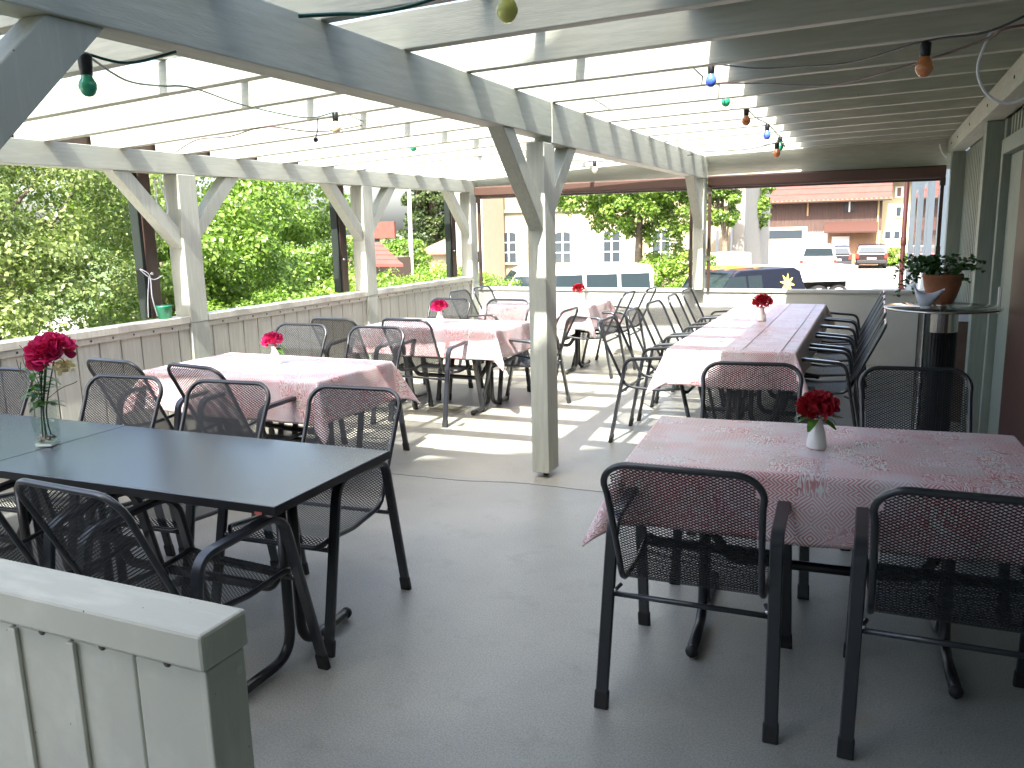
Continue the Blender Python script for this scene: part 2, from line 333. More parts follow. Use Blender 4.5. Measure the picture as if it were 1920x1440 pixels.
def fillet(pts, rads, seg=6):
    pts = [Vector(p) for p in pts]; out = [pts[0]]
    for i in range(1, len(pts) - 1):
        p, a, b = pts[i], pts[i - 1], pts[i + 1]; u = (a - p).normalized(); w = (b - p).normalized()
        ang = u.angle(w); d = min(rads[i - 1] / math.tan(ang / 2), (a - p).length * .49, (b - p).length * .49)
        s0 = p + u * d; s1 = p + w * d
        for k in range(seg + 1):
            t = k / seg; out.append(s0 * (1 - t) ** 2 + p * 2 * t * (1 - t) + s1 * t * t)
    out.append(pts[-1]); return out
def spline(pts, k=6):
    pts = [Vector(p) for p in pts]; P = [pts[0]] + pts + [pts[-1]]; out = []
    for i in range(1, len(P) - 2):
        a, b, c, d = P[i - 1:i + 3]
        for j in range(k):
            t = j / k; out.append(.5 * ((2 * b) + (c - a) * t + (2 * a - 5 * b + 4 * c - d) * t * t + (3 * b - a - 3 * c + d) * t ** 3))
    out.append(pts[-1]); return out

# ------------------------------------------------------------------ world + sun
w = bpy.data.worlds.new('World'); scene.world = w; w.use_nodes = True
bg = w.node_tree.nodes['Background']; sky = w.node_tree.nodes.new('ShaderNodeTexSky'); sky.sky_type = 'NISHITA'; sky.sun_disc = False
sdir = Vector((-.075, .79, -1)).normalized()
sky.sun_elevation = math.asin(-sdir.z); sky.sun_rotation = math.atan2(-sdir.x, -sdir.y)
sky.air_density = .9; sky.dust_density = 4.5; sky.ozone_density = .3
w.node_tree.links.new(sky.outputs[0], bg.inputs[0]); bg.inputs[1].default_value = .15
sd = bpy.data.lights.new('sun', 'SUN'); sd.energy = 3.4; sd.angle = R(.53); sd.color = (1, .955, .88)
so = bpy.data.objects.new('sun', sd); COL.objects.link(so); so.location = (0, -5, 12); so.rotation_euler = sdir.to_track_quat('-Z', 'Y').to_euler()
scene.view_settings.view_transform = 'Standard'; scene.view_settings.look = 'None'; scene.view_settings.gamma = 1
scene.view_settings.exposure = 2.55
scene.render.engine = 'CYCLES'
scene.cycles.max_bounces = 10; scene.cycles.diffuse_bounces = 6; scene.cycles.transparent_max_bounces = 24; scene.cycles.caustics_reflective = False; scene.cycles.caustics_refractive = False

# ------------------------------------------------------------------ ground
GZ = -1.5
asph = mat('pale_yard_asphalt', (.30, .29, .27), .9, var=.12, vscale=.6, bump=.3, bscale=40)
grass = mat('grass_ground', (.07, .11, .03), .95, var=.4, vscale=1.5, bump=.6, bscale=30)
tag(box('ground', grass, -400, 400, -60, 600, GZ - .6, GZ - .02), 'green ground reaching away around the terrace and yard', 'ground', kind='structure')
tag(box('yard', asph, -30, 30, -12, 75, GZ - .3, GZ), 'pale sunlit asphalt yard in front of the brown barn', 'yard', kind='structure')
tf = MB().box(-5.08, .80, -2.2, 9.98, -1.46, 0); tf.build('terrace_floor', FLOOR)
tag(bpy.data.objects['terrace_floor'], 'grey painted concrete terrace floor', 'floor', kind='structure')
j = MB(); pts = spline([(-5.0, 4.40, .0012), (-3.5, 4.43, .0012), (-2.9, 4.49, .0012), (-2.4, 4.52, .0012), (-1.96, 4.60, .0012), (-1.45, 4.60, .0012), (.0, 4.66, .0012), (.7, 4.68, .0012)], 8)
pts = [p + Vector((0, random.uniform(-.006, .006), 0)) for p in pts]
j.sweep(pts, [(-.0025, -.001), (.0025, -.001), (.0025, .001), (-.0025, .001)], up=(0, 1, 0))
tag(j.build('floor_joint', mat('joint_dark', (.16, .155, .14), .9)), 'thin dark joint line across the grey floor beside the middle post', 'floor joint', kind='structure')

# ------------------------------------------------------------------ pergola
XL, XM, XW = -4.85, -1.86, .604
def rz(x):      # rafter underside height
    return 2.342 + .0468 * (x - XM) if x < XM else 2.342 + .022 * (x - XM)
perg = thing('terrace_roof', (-1.92, 4.8, 0), 'grey painted timber terrace roof of beams, rafters, posts and clear sheets', 'terrace roof')
PO = (-1.92, 4.8, 0)
BV = .004
RY = [3.155 + .574 * k for k in range(-4, 12)] + [9.765]  # last entry is an extra rafter, added to throw shade on the end board
for y in RY:
    mb = MB(); x0, x1 = -5.12, .66; t = .06; h = .15
    mb.prism([(x0, rz(x0)), (XM, rz(XM)), (x1, rz(x1)), (x1, rz(x1) + h), (XM, rz(XM) + h), (x0, rz(x0) + h)], 'y', y, y + t)
    mb.build('rafter', P_x, perg, PO, bevel=BV)
# end beam at far side
mb = MB(); mb.prism([(-5.12, 2.09), (.66, 2.09), (.66, rz(.66) + .15), (XM, rz(XM) + .15), (-5.12, rz(-5.12) + .15)], 'y', 9.93, 9.99)
mb.build('end_board', P_x, perg, PO, bevel=BV)
# beams
box('outer_beam', P_y, -4.98, XL, -1.2, 9.925, 2.055, 2.208, perg, PO, BV)
box('middle_beam', P_y, XM - .12, XM, -1.2, 4.86, 2.135, 2.341, perg, PO, BV)
box('middle_beam', P_y, XM - .118, XM + .004, 4.866, 9.925, 2.10, 2.341, perg, PO, BV)
# posts
def post(x0, x1, y0, y1, z0, z1):
    return box('post', P_z, x0, x1, y0, y1, z0, z1, perg, PO, .006)
post(-1.98, -1.862, 4.735, 4.915, .035, 2.10)
post(-1.98, -1.862, 9.72, 9.90, .83, 2.099)
for y in (2.36, 4.80, 7.25, 9.70): post(-5.0, XL + .003, y, y + .185, .93 if y < 9 else .9, 2.054)
post(-1.98, -1.862, .76, .94, 1.02, 2.134)
mb = MB(); mb.lathe([(.018, -.04), (.018, .036)], (-1.92, 4.83, 0), 12); mb.box(-1.965, -1.875, 4.78, 4.88, .028, .034)
mb.build('post_foot', BOLT, perg, PO)
# braces (45 degree): from post up to beam
def brace(xa, xb, yp, zb, dirn, leg=.5, wd=.105):
    # inner corner at (yp, zb)
    k = wd * math.sqrt(2)
    poly = [(yp, zb - leg), (yp, zb - leg - 0 + k), (yp + dirn * (leg - k), zb), (yp + dirn * leg, zb)]
    if dirn < 0: poly = poly[::-1]
    MB().prism(poly, 'x', xa, xb).build('brace', P_z, perg, PO, bevel=.004)
for y in (4.80, 7.25, 9.70):
    brace(-4.97, -4.868, y, 2.055, -1, .56)
    if y < 9: brace(-4.97, -4.868, y + .185, 2.055, 1, .5)
brace(-4.97, -4.868, 2.545, 2.055, 1, .5)
brace(-1.968, -1.874, 4.735, 2.135, -1, .56)
brace(-1.968, -1.874, 4.915, 2.10, 1, .44)
brace(-1.968, -1.874, 9.72, 2.10, -1, .56)
brace(-1.968, -1.874, .94, 2.135, 1, .72, .12)
# battens, clear sheets, opaque boarding
SHZ = .15
def strip(name, m, xa, xb, z, th, ya=.6, yb=10.05, xr=None):
    mb = MB(); n = [(xa, rz(xa) + z), (xb, rz(xb) + z)]
    if xa < XM < xb: n.insert(1, (XM, rz(XM) + z))
    mb.prism(n + [(p[0], p[1] + th) for p in n[::-1]], 'y', ya, yb); return mb.build(name, m, perg, PO)
strip('glazing_bar', P_y, -3.235, -3.185, SHZ + .004, .03)
strip('glazing_bar', P_y, -1.495, -1.448, SHZ + .004, .03, .6, 4.6)
strip('glazing_bar', P_y, -5.2, -5.12, SHZ + .004, .03)
MB().prism([(-5.26, 2.10), (-5.14, 2.10), (-5.14, 2.30), (-5.26, 2.26)], 'y', -.5, 10.05).build('gutter', BROWNB, perg, PO)
strip('clear_sheet', SHEET, -5.22, -3.21, SHZ + .036, .006)
strip('clear_sheet', SHEET, -3.205, -1.475, SHZ + .036, .006)
strip('clear_sheet', SHEET, -1.47, -.86, SHZ + .036, .006)
deck = paint('paint_roof_boards', (.46, .49, .43), (.6, 6, 6))
mb = MB(); y = -2.0
while y < 10.0:
    n = [(-.80, rz(-.80) + SHZ + .003), (.9, rz(.9) + SHZ + .003)]
    mb.prism(n + [(p[0], p[1] + .022) for p in n[::-1]], 'y', y, y + .118); y += .12
mb.build('roof_boards', deck, perg, PO)
strip('roof_cover', mat('dark_roof_felt', (.1, .1, .1), .9), -.80, .9, SHZ + .03, .02, -2.0, 10.05)

# ------------------------------------------------------------------ house on the right + gable behind
house = thing('house', (1.2, 4, 0), 'grey green boarded house along the right side of the terrace', 'house')
HO = (1.2, 4, 0)
box('wall_plate', P_y, XW, .74, -2.2, 9.925, 2.245, 2.39, house, HO, .004)
for y in (5.2, 6.4, 7.6, 8.7, 9.4, 4.2, 3.3): MB().ball((XW - .002, y, 2.31), .011, .35, 1, 1).build('bolt', BOLT, house, HO, smooth=True)
box('wall_upper', P_y, .7415, 1.0, -2.2, 9.9, 2.31, 2.75, house, HO)
box('corner_post', P_dark, .63, .755, 9.60, 9.76, 0.002, 2.244, house, HO, .004)
# ribbed boarding far end
mb = MB(); mb.box(.78, .95, 6.95, 9.6, 0.002, 2.30)
y = 7.0
while y < 9.58: mb.box(.755, .785, y, y + .055, .004, 2.243); y += .15
rib = paint('paint_ribs', (.30, .33, .28), (6, 6, .5)); mb.build('ribbed_boarding', rib, house, HO, bevel=.003)
box('door_post', P_dark, .64, .80, 6.72, 6.90, 0.002, 2.244, house, HO, .004)
mb = MB(); mb.box(.745, .80, 6.60, 6.715, .003, 2.243); mb.box(.725, .80, 6.50, 6.59, .003, 2.10); mb.box(.745, .80, 5.32, 5.38, .003, 2.243); mb.box(.725, .80, 5.39, 6.49, 2.0, 2.1)
mb.build('door_frame', P_dark, house, HO, bevel=.004)
dr = box('door', P_dark, .775, .815, 5.40, 6.49, .01, 1.995, house, HO, .004)
MB().box(.755, .774, 6.38, 6.42, .95, 1.13).build('handle', CERAM, dr, HO, bevel=.004)
mb = MB(); y = 5.4; mb.box(.7855, .80, 5.4, 6.58, 2.103, 2.243)
while y < 6.55: mb.box(.76, .785, y, y + .05, 2.105, 2.243); y += .13
mb.build('ribbed_boarding', rib, house, HO)
mb = MB(); mb.box(.70, .80, 5.22, 5.31, .003, 2.243); mb.build('door_trim', P_z, house, HO, bevel=.004)
box('back_wall', P_dark, .82, 1.1, -2.3, 6.94, 0, 2.305, house, HO)
redw = mat('dark_red_wood', (.045, .011, .009), .55, spec=.3, var=.35, vscale=5, stretch=(6, 6, .5))
box('red_shutter', redw, .665, .80, 4.05, 5.15, .02, 2.24, house, HO, .006)
# far part of the facade
fcol = mat('pale_blue_render', (.22, .26, .275), .85, var=.08, vscale=.7)
mb = MB(); X = 1.0
mb.box(X, 6, 9.99, 34.5, GZ - .1, 5.6); mb.build('far_facade', fcol, house, HO)
mb = MB(); y = 10.4
while y < 15: mb.box(X - .03, X + .01, y, y + .05, GZ, 5.5); y += .32
mb.build('ribbed_boarding', mat('pale_ribs', (.25, .29, .30), .8), house, HO)
for (ya, yb, za, zb) in ((13.0, 14.0, .6, 2.6), (17.0, 18.2, -.9, 3.2), (21.5, 22.8, -.9, 2.4), (26.5, 27.8, -.2, 2.4)):
    f = MB().box(X - .05, X + .02, ya, yb, za, zb).build('window', mat('pale_frame', (.30, .34, .35), .6), house, HO, bevel=.01)
    MB().box(X - .055, X - .052, ya + .1, yb - .1, za + .1, zb - .1).build('pane', WINGL, f, HO)
    MB().box(X - .12, X - .056, ya - .05, yb + .05, za - .06, za - .01).build('sill', CERAM, f, HO)
dp = MB(); dp.tube(fillet([(.84, 34.3, 5.4), (.84, 34.3, -.9), (1.0, 34.3, -1.25), (1.0, 34.3, -1.5)], [.1, .1], 4), .085, 10); dp.lathe([(.105, 0), (.105, .3)], (.84, 34.3, .6), 10)
dp.build('downpipe', mat('red_brown_pipe', (.16, .045, .035), .4), house, HO, smooth=True)
mb = MB(); mb.prism([(.35, 5.45), (7.5, 9.5), (7.5, 9.7), (.35, 5.65)], 'y', 9.0, 35.2); mb.build('roof', mat('house_tiles', (.22, .08, .055), .8, var=.3, vscale=3), house, HO)
# gable of the neighbouring part behind the camera
gab = thing('gable_house', (0, -3, 0), 'rendered gable end rising behind the near end of the terrace', 'house')
def gz(x): return (4.80 + .60 * (x - .68 + 3.0) + 2.5) / .79
xa, xb = -4.0, 3.0
poly = [(xa, GZ), (xb + 6, GZ), (xb + 6, gz(xb) - .6 * 6), (xb, gz(xb)), (xa, gz(xa))]
MB().prism(poly, 'y', -2.9, -2.5).build('wall', mat('cream_render', (.55, .52, .45), .9, var=.06), gab, (0, -3, 0))
MB().prism([(xa, gz(xa) - .02), (xb, gz(xb) - .02), (xb, gz(xb) - .22), (xa, gz(xa) - .22)], 'y', -9, -2.92).build('roof', mat('gable_tiles', (.2, .08, .06), .8), gab, (0, -3, 0))

# ------------------------------------------------------------------ fences and parapets
fen = thing('board_fence', (-4.95, 4.8, 0), 'grey board fence along the left side of the terrace with bolted top rail', 'fence')
FO = (-4.95, 4.8, 0)
mb = MB(); y = -1.0; rnd = random.Random(3)
while y < 9.85:
    if not any(a - .17 < y + .08 < a + .20 for a in (2.36, 4.80, 7.25, 9.70)) or True:
        mb.box(-4.905 - rnd.uniform(0, .004), -4.88, y + .004, y + .172, .01, .93)
    y += .178
mb.build('boards', P_fence, fen, FO, bevel=.004)
mb = MB(); y = -1.0
while y < 9.85: mb.box(-4.93, -4.9065, y - .012, y + .02, .012, .928); y += .178
mb.build('board_gap_backing', P_dark, fen, FO)
mb = MB()
for a, b in ((-1.2, 2.355), (2.55, 4.795), (4.99, 7.245), (7.44, 9.695)): mb.box(-5.0, -4.848, a, b, .93, .982)
mb.build('top_rail', P_fence, fen, FO, bevel=.004)
mb = MB()
for a, b in ((-1.2, 2.355), (2.55, 4.795), (4.99, 7.245), (7.44, 9.695)): mb.box(-4.8795, -4.862, a, b, .885, .929)
mb.build('cap_strip', P_fence, fen, FO, bevel=.003)
y = 1.06
while y < 9.7: MB().ball((-4.861, y, .908), .0085, .4, 1, 1, 8, 5).build('bolt', BOLT, fen, FO, smooth=True); y += .178
# posts' lower half inside the fence
for y in (2.36, 4.80, 7.25, 9.70): box('post_facing', P_z, -4.878, -4.849, y, y + .185, .003, .929, fen, FO, .004)

par = thing('end_parapet', (-2, 9.9, 0), 'pale rendered low wall closing the far end of the terrace', 'wall')
PRO = (-2, 9.9, 0)
conc = mat('pale_render', (.50, .50, .46), .8, var=.08, vscale=2.2, bump=.3, bscale=50)
box('wall', conc, -4.845, .62, 9.86, 9.97, .003, .79, par, PRO)
box('coping', conc, -4.846, .62, 9.84, 9.99, .792, .828, par, PRO, .006)
mb = MB()
for x in (-3.5, -1.1): mb.box(x, x + .004, 9.8585, 9.8598, .01, .79)
mb.build('seam', BOLT, par, PRO)

nw = thing('front_parapet', (-3, .92, 0), 'pale boarded low wall with thick cap in the near left corner', 'wall')
NO = (-3, .92, 0)
NP = paint('paint_near_wall', (.62, .615, .525), (1, 4, 1), .5, (26, .045))
mb = MB(); x = -5.0
widths = [.16, .155, .16, .155, .16]
k = 0; x = -.93
xs = []
while x > -4.85:
    wd = .142; mb.box(x - wd, x, .872, .945, .01, .93); xs.append(x - wd); x -= wd + .0035
mb.build('boards', NP, nw, NO, bevel=.004)
box('backing', NP, -4.84, -.935, .876, .944, .012, .925, nw, NO)
mb = MB()
for i, x in enumerate(xs):
    if i != 0: mb.box(x - .008, x + .010, .864, .8716, .012, .928)
mb.build('cover_batten', NP, nw, NO, bevel=.002)
box('cap', NP, -4.84, -.912, .86, .962, .937, 1.0, nw, NO, .006)
box('end_board', NP, -.929, -.914, .866, .951, .01, .936, nw, NO, .003)
for x in xs[:14]: MB().ball((x + .07, .872, .932), .0085, 1, .3, 1, 10, 6).build('bolt', BOLT, nw, NO, smooth=True)
MB().ball((-.9135, .935, .905), .008, .3, 1, 1, 10, 6).build('bolt', NP, nw, NO, smooth=True)

# ------------------------------------------------------------------ roller awnings
def awning(x0, x1, label, rails):
    t = thing('roller_awning', ((x0 + x1) / 2, 9.85, 0), label, 'awning', 'roller awnings across the far end')
    o = ((x0 + x1) / 2, 9.85, 0)
    prof = fillet([(9.80, 2.06), (9.80, 2.165), (9.915, 2.165), (9.915, 2.06), (9.80, 2.06)], [.03, .02, .02], 4)if 0 else None
    MB().prism([(9.83, 2.0), (9.815, 2.02), (9.815, 2.11), (9.83, 2.128), (9.918, 2.128), (9.918, 2.0)], 'x', x0, x1).build('cassette', BROWNB, t, o, bevel=.006)
    box('drop_bar', BROWN, x0 + .03, x1 - .03, 9.84, 9.88, 1.972, 1.998, t, o, .004)
    for x in rails:
        r = box('guide_rail', BROWN, x, x + .035, 9.80, 9.838, .83, 1.998, t, o, .004)
        MB().box(x - .008, x + .045, 9.785, 9.80, 1.92, 2.0).build('bracket', BOLT, r, o); MB().box(x - .006, x + .04, 9.788, 9.80, 1.16, 1.3).build('bracket', BOLT, r, o)
    return t
awning(-4.84, -1.99, 'sunlit brown awning box left of the far post', (-4.80, -2.04))
awning(-1.84, .60, 'shaded dark brown awning box right of the far post', (-1.83, .555))
for (y, lab) in ((4.60, 'dark brown awning rail by the nearer left post, green pot at its foot'), (7.08, 'dark brown awning rail beside the second left post'), (9.52, 'dark brown awning rail at the far left corner post')):
    t = thing('side_rail', (-5.08, y, .98), lab, 'rail', 'upright awning rails outside the left posts')
    o = (-5.08, y, .98)
    box('rail', BROWN, -5.13, -5.03, y, y + .11, .984, 2.2, t, o, .006)
    box('side_channel', mat('grey_green_channel', (.02, .026, .022), .8, spec=.2), -5.12, -5.04, y - .03, y - .002, .984, 2.2, t, o, .004)
    MB().ball((-5.025, y + .03, 1.32), .014).build('knob', STEEL, t, o, smooth=True)

# ------------------------------------------------------------------ chair
SP = fillet([(0, -.435, .893), (0, -.215, .425), (0, .02, .408), (0, .205, .43), (0, .235, .398)], [.085, .3, .02], 10)
cum = [0]
for a, b in zip(SP, SP[1:]): cum.append(cum[-1] + (b - a).length)
ST = cum[-1]
def prof(s):
    s = max(0, min(ST, s))
    for i in range(len(cum) - 1):
        if s <= cum[i + 1]:
            t = (s - cum[i]) / (cum[i + 1] - cum[i]); p = SP[i].lerp(SP[i + 1], t); return p, (SP[i + 1] - SP[i]).normalized()
    return SP[-1], (SP[-1] - SP[-2]).normalized()
def halfw(s): return .238 - .012 * math.sin(math.pi * min(1, s / ST))
def inside(s, x, m=.006):
    hw = halfw(s) - m
    if abs(x) > hw or s < m or s > ST - m * .5: return False
    for (s0, r) in ((0, .085), (ST, .06)):
        d = s - s0 if s0 == 0 else ST - s
        if d < r and abs(x) > hw - r:
            if math.hypot(r - d, abs(x) - (hw - r)) > r - m: return False
    return True
def surf(s, x):
    p, t = prof(s); return Vector((x, p.y, p.z))
SB = .50
def meshpanel(s0, s1, pxw=.0195, ps=.0118, rw=.0020):
    mb = MB(); j0 = int(s0 / (ps / 2)); j1 = int(s1 / (ps / 2)); n = int(.27 / pxw) + 1
    for j in range(j0, j1):
        sa, sb = j * ps / 2, (j + 1) * ps / 2
        off = (j % 2) * pxw / 2
        for i in range(-n, n + 1):
            xa = i * pxw + off
            for dx in (-pxw / 2, pxw / 2):
                if inside(sa, xa) and inside(sb, xa + dx):
                    a = surf(sa, xa); b = surf(sb, xa + dx); _, t = prof(sa); nr = t.cross(Vector((1, 0, 0))).normalized()
                    d = (b - a).normalized(); side = d.cross(nr).normalized() * rw
                    lift = nr * (.0006 if dx > 0 else -.0006)
                    mb.add([a - side + lift, a + side + lift, b + side + lift * -1, b - side + lift * -1], [(0, 1, 2, 3)])
    return mb
def make_chair(label, group):
    t = thing('mesh_armchair', (0, 0, 0), label, 'chair', group)
    meshpanel(.0, SB).build('backrest', MESHM, t)
    meshpanel(SB, ST).build('seat', MESHM, t)
    # loop frame
    ring = []
    def arc(s0, x0, r, a0, a1, k=8):
        for i in range(k + 1):
            a = a0 + (a1 - a0) * i / k; ring.append((s0 + r * math.sin(a), x0 + r * math.cos(a)))
    w0 = .238
    loop = []
    r = .085
    for i in range(9): a = math.pi * (1 - .5 * i / 8); loop.append((r - r * math.sin(a), -(w0 - r) + r * math.cos(a)))
    for i in range(9): a = math.pi * .5 * (1 - i / 8); loop.append((r - r * math.sin(a), (w0 - r) + r * math.cos(a)))
    for i in range(1, 24): s = r + (ST - .06 - r) * i / 24; loop.append((s, halfw(s)))
    r = .06
    for i in range(7): a = .5 * math.pi * i / 6; loop.append((ST - r + r * math.sin(a), (halfw(ST) - r) + r * math.cos(a)))
    for i in range(7): a = .5 * math.pi * (1 + i / 6); loop.append((ST - r + r * math.sin(a), -(halfw(ST) - r) + r * math.cos(a)))
    for i in range(23, 0, -1): s = .085 + (ST - .06 - .085) * i / 24; loop.append((s, -halfw(s)))
    MB().tube([surf(s, x) for s, x in loop], .0110, 8, closed=True).build('seat_frame', METAL, t, smooth=True)
    path = fillet([(0, -.315, .012), (0, -.20, .632), (0, .165, .658), (0, .315, .012)], [.075, .105], 9)
    cs = [(.017, -.011), (.021, -.006), (.021, .006), (.017, .011), (-.017, .011), (-.021, .006), (-.021, -.006), (-.017, -.011)]
    for sx in (-1, 1):
        pts = [Vector((sx * (.262 + (.012 * (1 - p.z / .66))), p.y, p.z)) for p in path]
        f = MB().sweep(pts, cs, up=(1, 0, 0)).build('side_frame', METAL, t, smooth=True)
        mm = f.modifiers.new('es', 'EDGE_SPLIT'); mm.split_angle = R(50)
        for e in (0, -1):
            p = pts[e]; q = pts[1] if e == 0 else pts[-2]; d = (q - p).normalized()
            a = p - Vector((0, 0, .012)); b = a + d * .062
            MB().sweep([a, a + d * .054, b], [(x * 1.15, y * 1.22) for x, y in cs], up=(1, 0, 0), scale=[1, 1, .92]).build('foot_cap', CAP, f)
    for y, z in ((-.243, .385), (.222, .39)):
        s = MB().tube([(-.256, y, z), (.256, y, z)], .0095, 8).build('stretcher', METAL, t, smooth=True)
        for sx in (-1, 1): MB().ball((sx * .245, y, z + .012), .009, n=8, k=5).build('bolt', STEEL, s, smooth=True)
    for sx in (-1, 1): MB().tube([(sx * .235, -.20, .402), (sx * .255, -.243, .385)], .007, 6).build('bracket', METAL, t)
    mb = MB(); mb.sweep([(-.011, -.435, .8935), (.011, -.435, .8935)], [(.0102 * math.cos(a), .0102 * math.sin(a)) for a in [i * math.pi / 4 for i in range(8)]]); mb.build('tag', mat('green_tag', (.02, .16, .09), .4), t)
    return t
G1 = 'mesh armchairs at the near right cloth table'; G2 = 'mesh armchairs at the dark bare table'; G3 = 'mesh armchairs at the nearer left cloth table'
G4 = 'mesh armchairs at the middle left cloth table'; G5 = 'mesh armchairs at the far left cloth table'; G6 = 'mesh armchairs along the shaded side of the long table'; G7 = 'mesh armchairs along the sunny side of the long table'
chair0 = make_chair('proto', G1)
def place(x, y, rz_, label, group, tagged=False):
    c = copy_tree(chair0)
    c.location = (x, y, 0); c.rotation_euler.z = rz_; c['label'] = label; c['group'] = group
    if not tagged:
        for ch in list(c.children):
            if ch.name.startswith('tag'): bpy.data.objects.remove(ch)
    return c
PI = math.pi
place(-.508, 2.735, R(1.5), 'black mesh armchair with its back to us, left side of near right table', G1)
place(.262, 2.75, R(.5), 'black mesh armchair with its back to us, cut off by the right edge', G1, True)
place(-.515, 3.80, PI + R(5), 'black mesh armchair beyond the near right table, behind the red flower', G1)
place(.235, 3.86, PI + R(6), 'black mesh armchair beyond the near right table, in front of the heater', G1)
place(-2.10, 1.98, R(-3), 'black mesh armchair just behind the pale near wall, arm beside the dark table corner', G2, True)
place(-2.83, 2.0, R(2), 'black mesh armchair cut off by the left edge, behind the near wall', G2)
place(-2.135, 2.655, PI + R(3), 'black mesh armchair at the right corner of the dark table, facing us', G2)
place(-2.82, 2.60, PI + R(4), 'black mesh armchair beyond the dark table, second from its right corner', G2)
place(-3.46, 2.56, PI + R(5), 'black mesh armchair beyond the dark table, right of the pink flower vase', G2)
place(-4.40, 2.54, PI + R(2), 'black mesh armchair cut off by the left edge, behind the glass vase', G2)
place(-4.02, 3.80, R(-5), 'mesh armchair against the left fence, near side of the nearer left cloth table', G3, True)
place(-3.35, 3.78, R(-9), 'mesh armchair at the near side of the nearer left cloth table, its right arm showing', G3)
place(-4.085, 4.76, PI + R(2), 'sunlit mesh armchair behind the pink flower, far side of the nearer left cloth table', G3)
place(-3.385, 4.73, PI, 'sunlit mesh armchair behind the right corner of the nearer left cloth table', G3, True)
place(-4.06, 6.0, R(-4), 'sunlit mesh armchair at the left of the middle cloth table, near side', G4, True)
place(-3.43, 6.10, R(-4), 'sunlit mesh armchair nearest the middle left table, full arm and legs showing', G4, True)
place(-4.02, 7.05, PI - R(3), 'sunlit mesh armchair behind the red flower of the middle cloth table', G4)
place(-3.37, 7.04, PI - R(4), 'sunlit mesh armchair on the far side of the middle cloth table, right one', G4)
place(-2.84, 6.68, R(90), 'sunlit mesh armchair half behind the middle post, turned sideways to the middle table', G4)
place(-3.98, 8.45, -R(90), 'mesh armchair turned sideways at the left end of the far cloth table, nearer one', G5)
place(-3.98, 9.06, -R(90), 'mesh armchair turned sideways in the far left corner', G5)
place(-2.83, 8.52, R(90), 'sunlit mesh armchair at the right end of the far left cloth table, nearer one', G5)
place(-2.74, 9.12, R(90), 'mesh armchair at the far left table, right end, close to the end wall', G5)
nth = ['nearest', 'second nearest', 'third from the near end', 'fourth from the near end', 'farthest']
for i, y in enumerate((6.22, 6.95, 7.66, 8.22, 8.85)):
    place(-.36, y, R(90), 'shaded mesh armchair on the right side of the long table, ' + nth[i], G6)
for i, y in enumerate((6.02, 6.78, 7.45, 8.24, 8.92)):
    place(-1.445, y, -R(90) + R((0, 3, -3, 2, 0)[i]), 'sunlit mesh armchair on the left side of the long table, ' + nth[i], G7)

for ch in list(chair0.children_recursive) + [chair0]: bpy.data.objects.remove(ch)
# ------------------------------------------------------------------ tables
def table_base(t, Lx, dep=.70, zt=.715, org=(0, 0, 0), swap=False):
    prs = [(.020 * math.cos(a), .020 * math.sin(a)) for a in [2 * math.pi * i / 12 for i in range(12)]]
    for sx in (-1, 1):
        x = sx * (Lx / 2 - .24)
        mb = MB()
        for sy_ in (-1, 1):
            mb.sweep(fillet([(x, sy_ * .033, zt), (x, sy_ * .033, .03), (x, sy_ * (dep / 2 - .02), .03)], [.11], 8), prs)
        leg = mb.build('leg', TUBE, t, smooth=True)
        mb = MB(); mb.box(x - .03, x + .03, -.28, .28, zt, zt + .006)
        mb.build('mounting_plate', TUBE, leg)
        for sy_ in (-1, 1): MB().ball((x, sy_ * (dep / 2 - .02), .028), .024, n=10, k=6).build('foot_cap', CAP, leg, smooth=True)
    a = Lx / 2 - .24
    MB().sweep(fillet([(-a, 0, .42), (-a + .1, 0, .27), (a - .1, 0, .27), (a, 0, .42)], [.06, .06], 6), prs).build('stretcher', TUBE, t, smooth=True)
def table(loc, Lx, dep, rz_, label, bare=False, cloth=None):
    t = thing('table', loc, label, 'table', None, rz_)
    top = MB().box(-Lx / 2, Lx / 2, -dep / 2, dep / 2, .718, .747).build('tabletop', LAMI if bare else EDGE, t, bevel=.002)
    if bare:
        mb = MB(); e = .0015
        mb.box(-Lx / 2 - e, Lx / 2 + e, -dep / 2 - e, -dep / 2 + .0, .7165, .7455); mb.box(-Lx / 2 - e, Lx / 2 + e, dep / 2, dep / 2 + e, .7165, .7455)
        mb.box(Lx / 2, Lx / 2 + e, -dep / 2, dep / 2, .7165, .7455); mb.box(-Lx / 2 - e, -Lx / 2, -dep / 2, dep / 2, .7165, .7455)
        mb.build('edge_band', EDGE, top)
    table_base(t, Lx, dep)
    return t
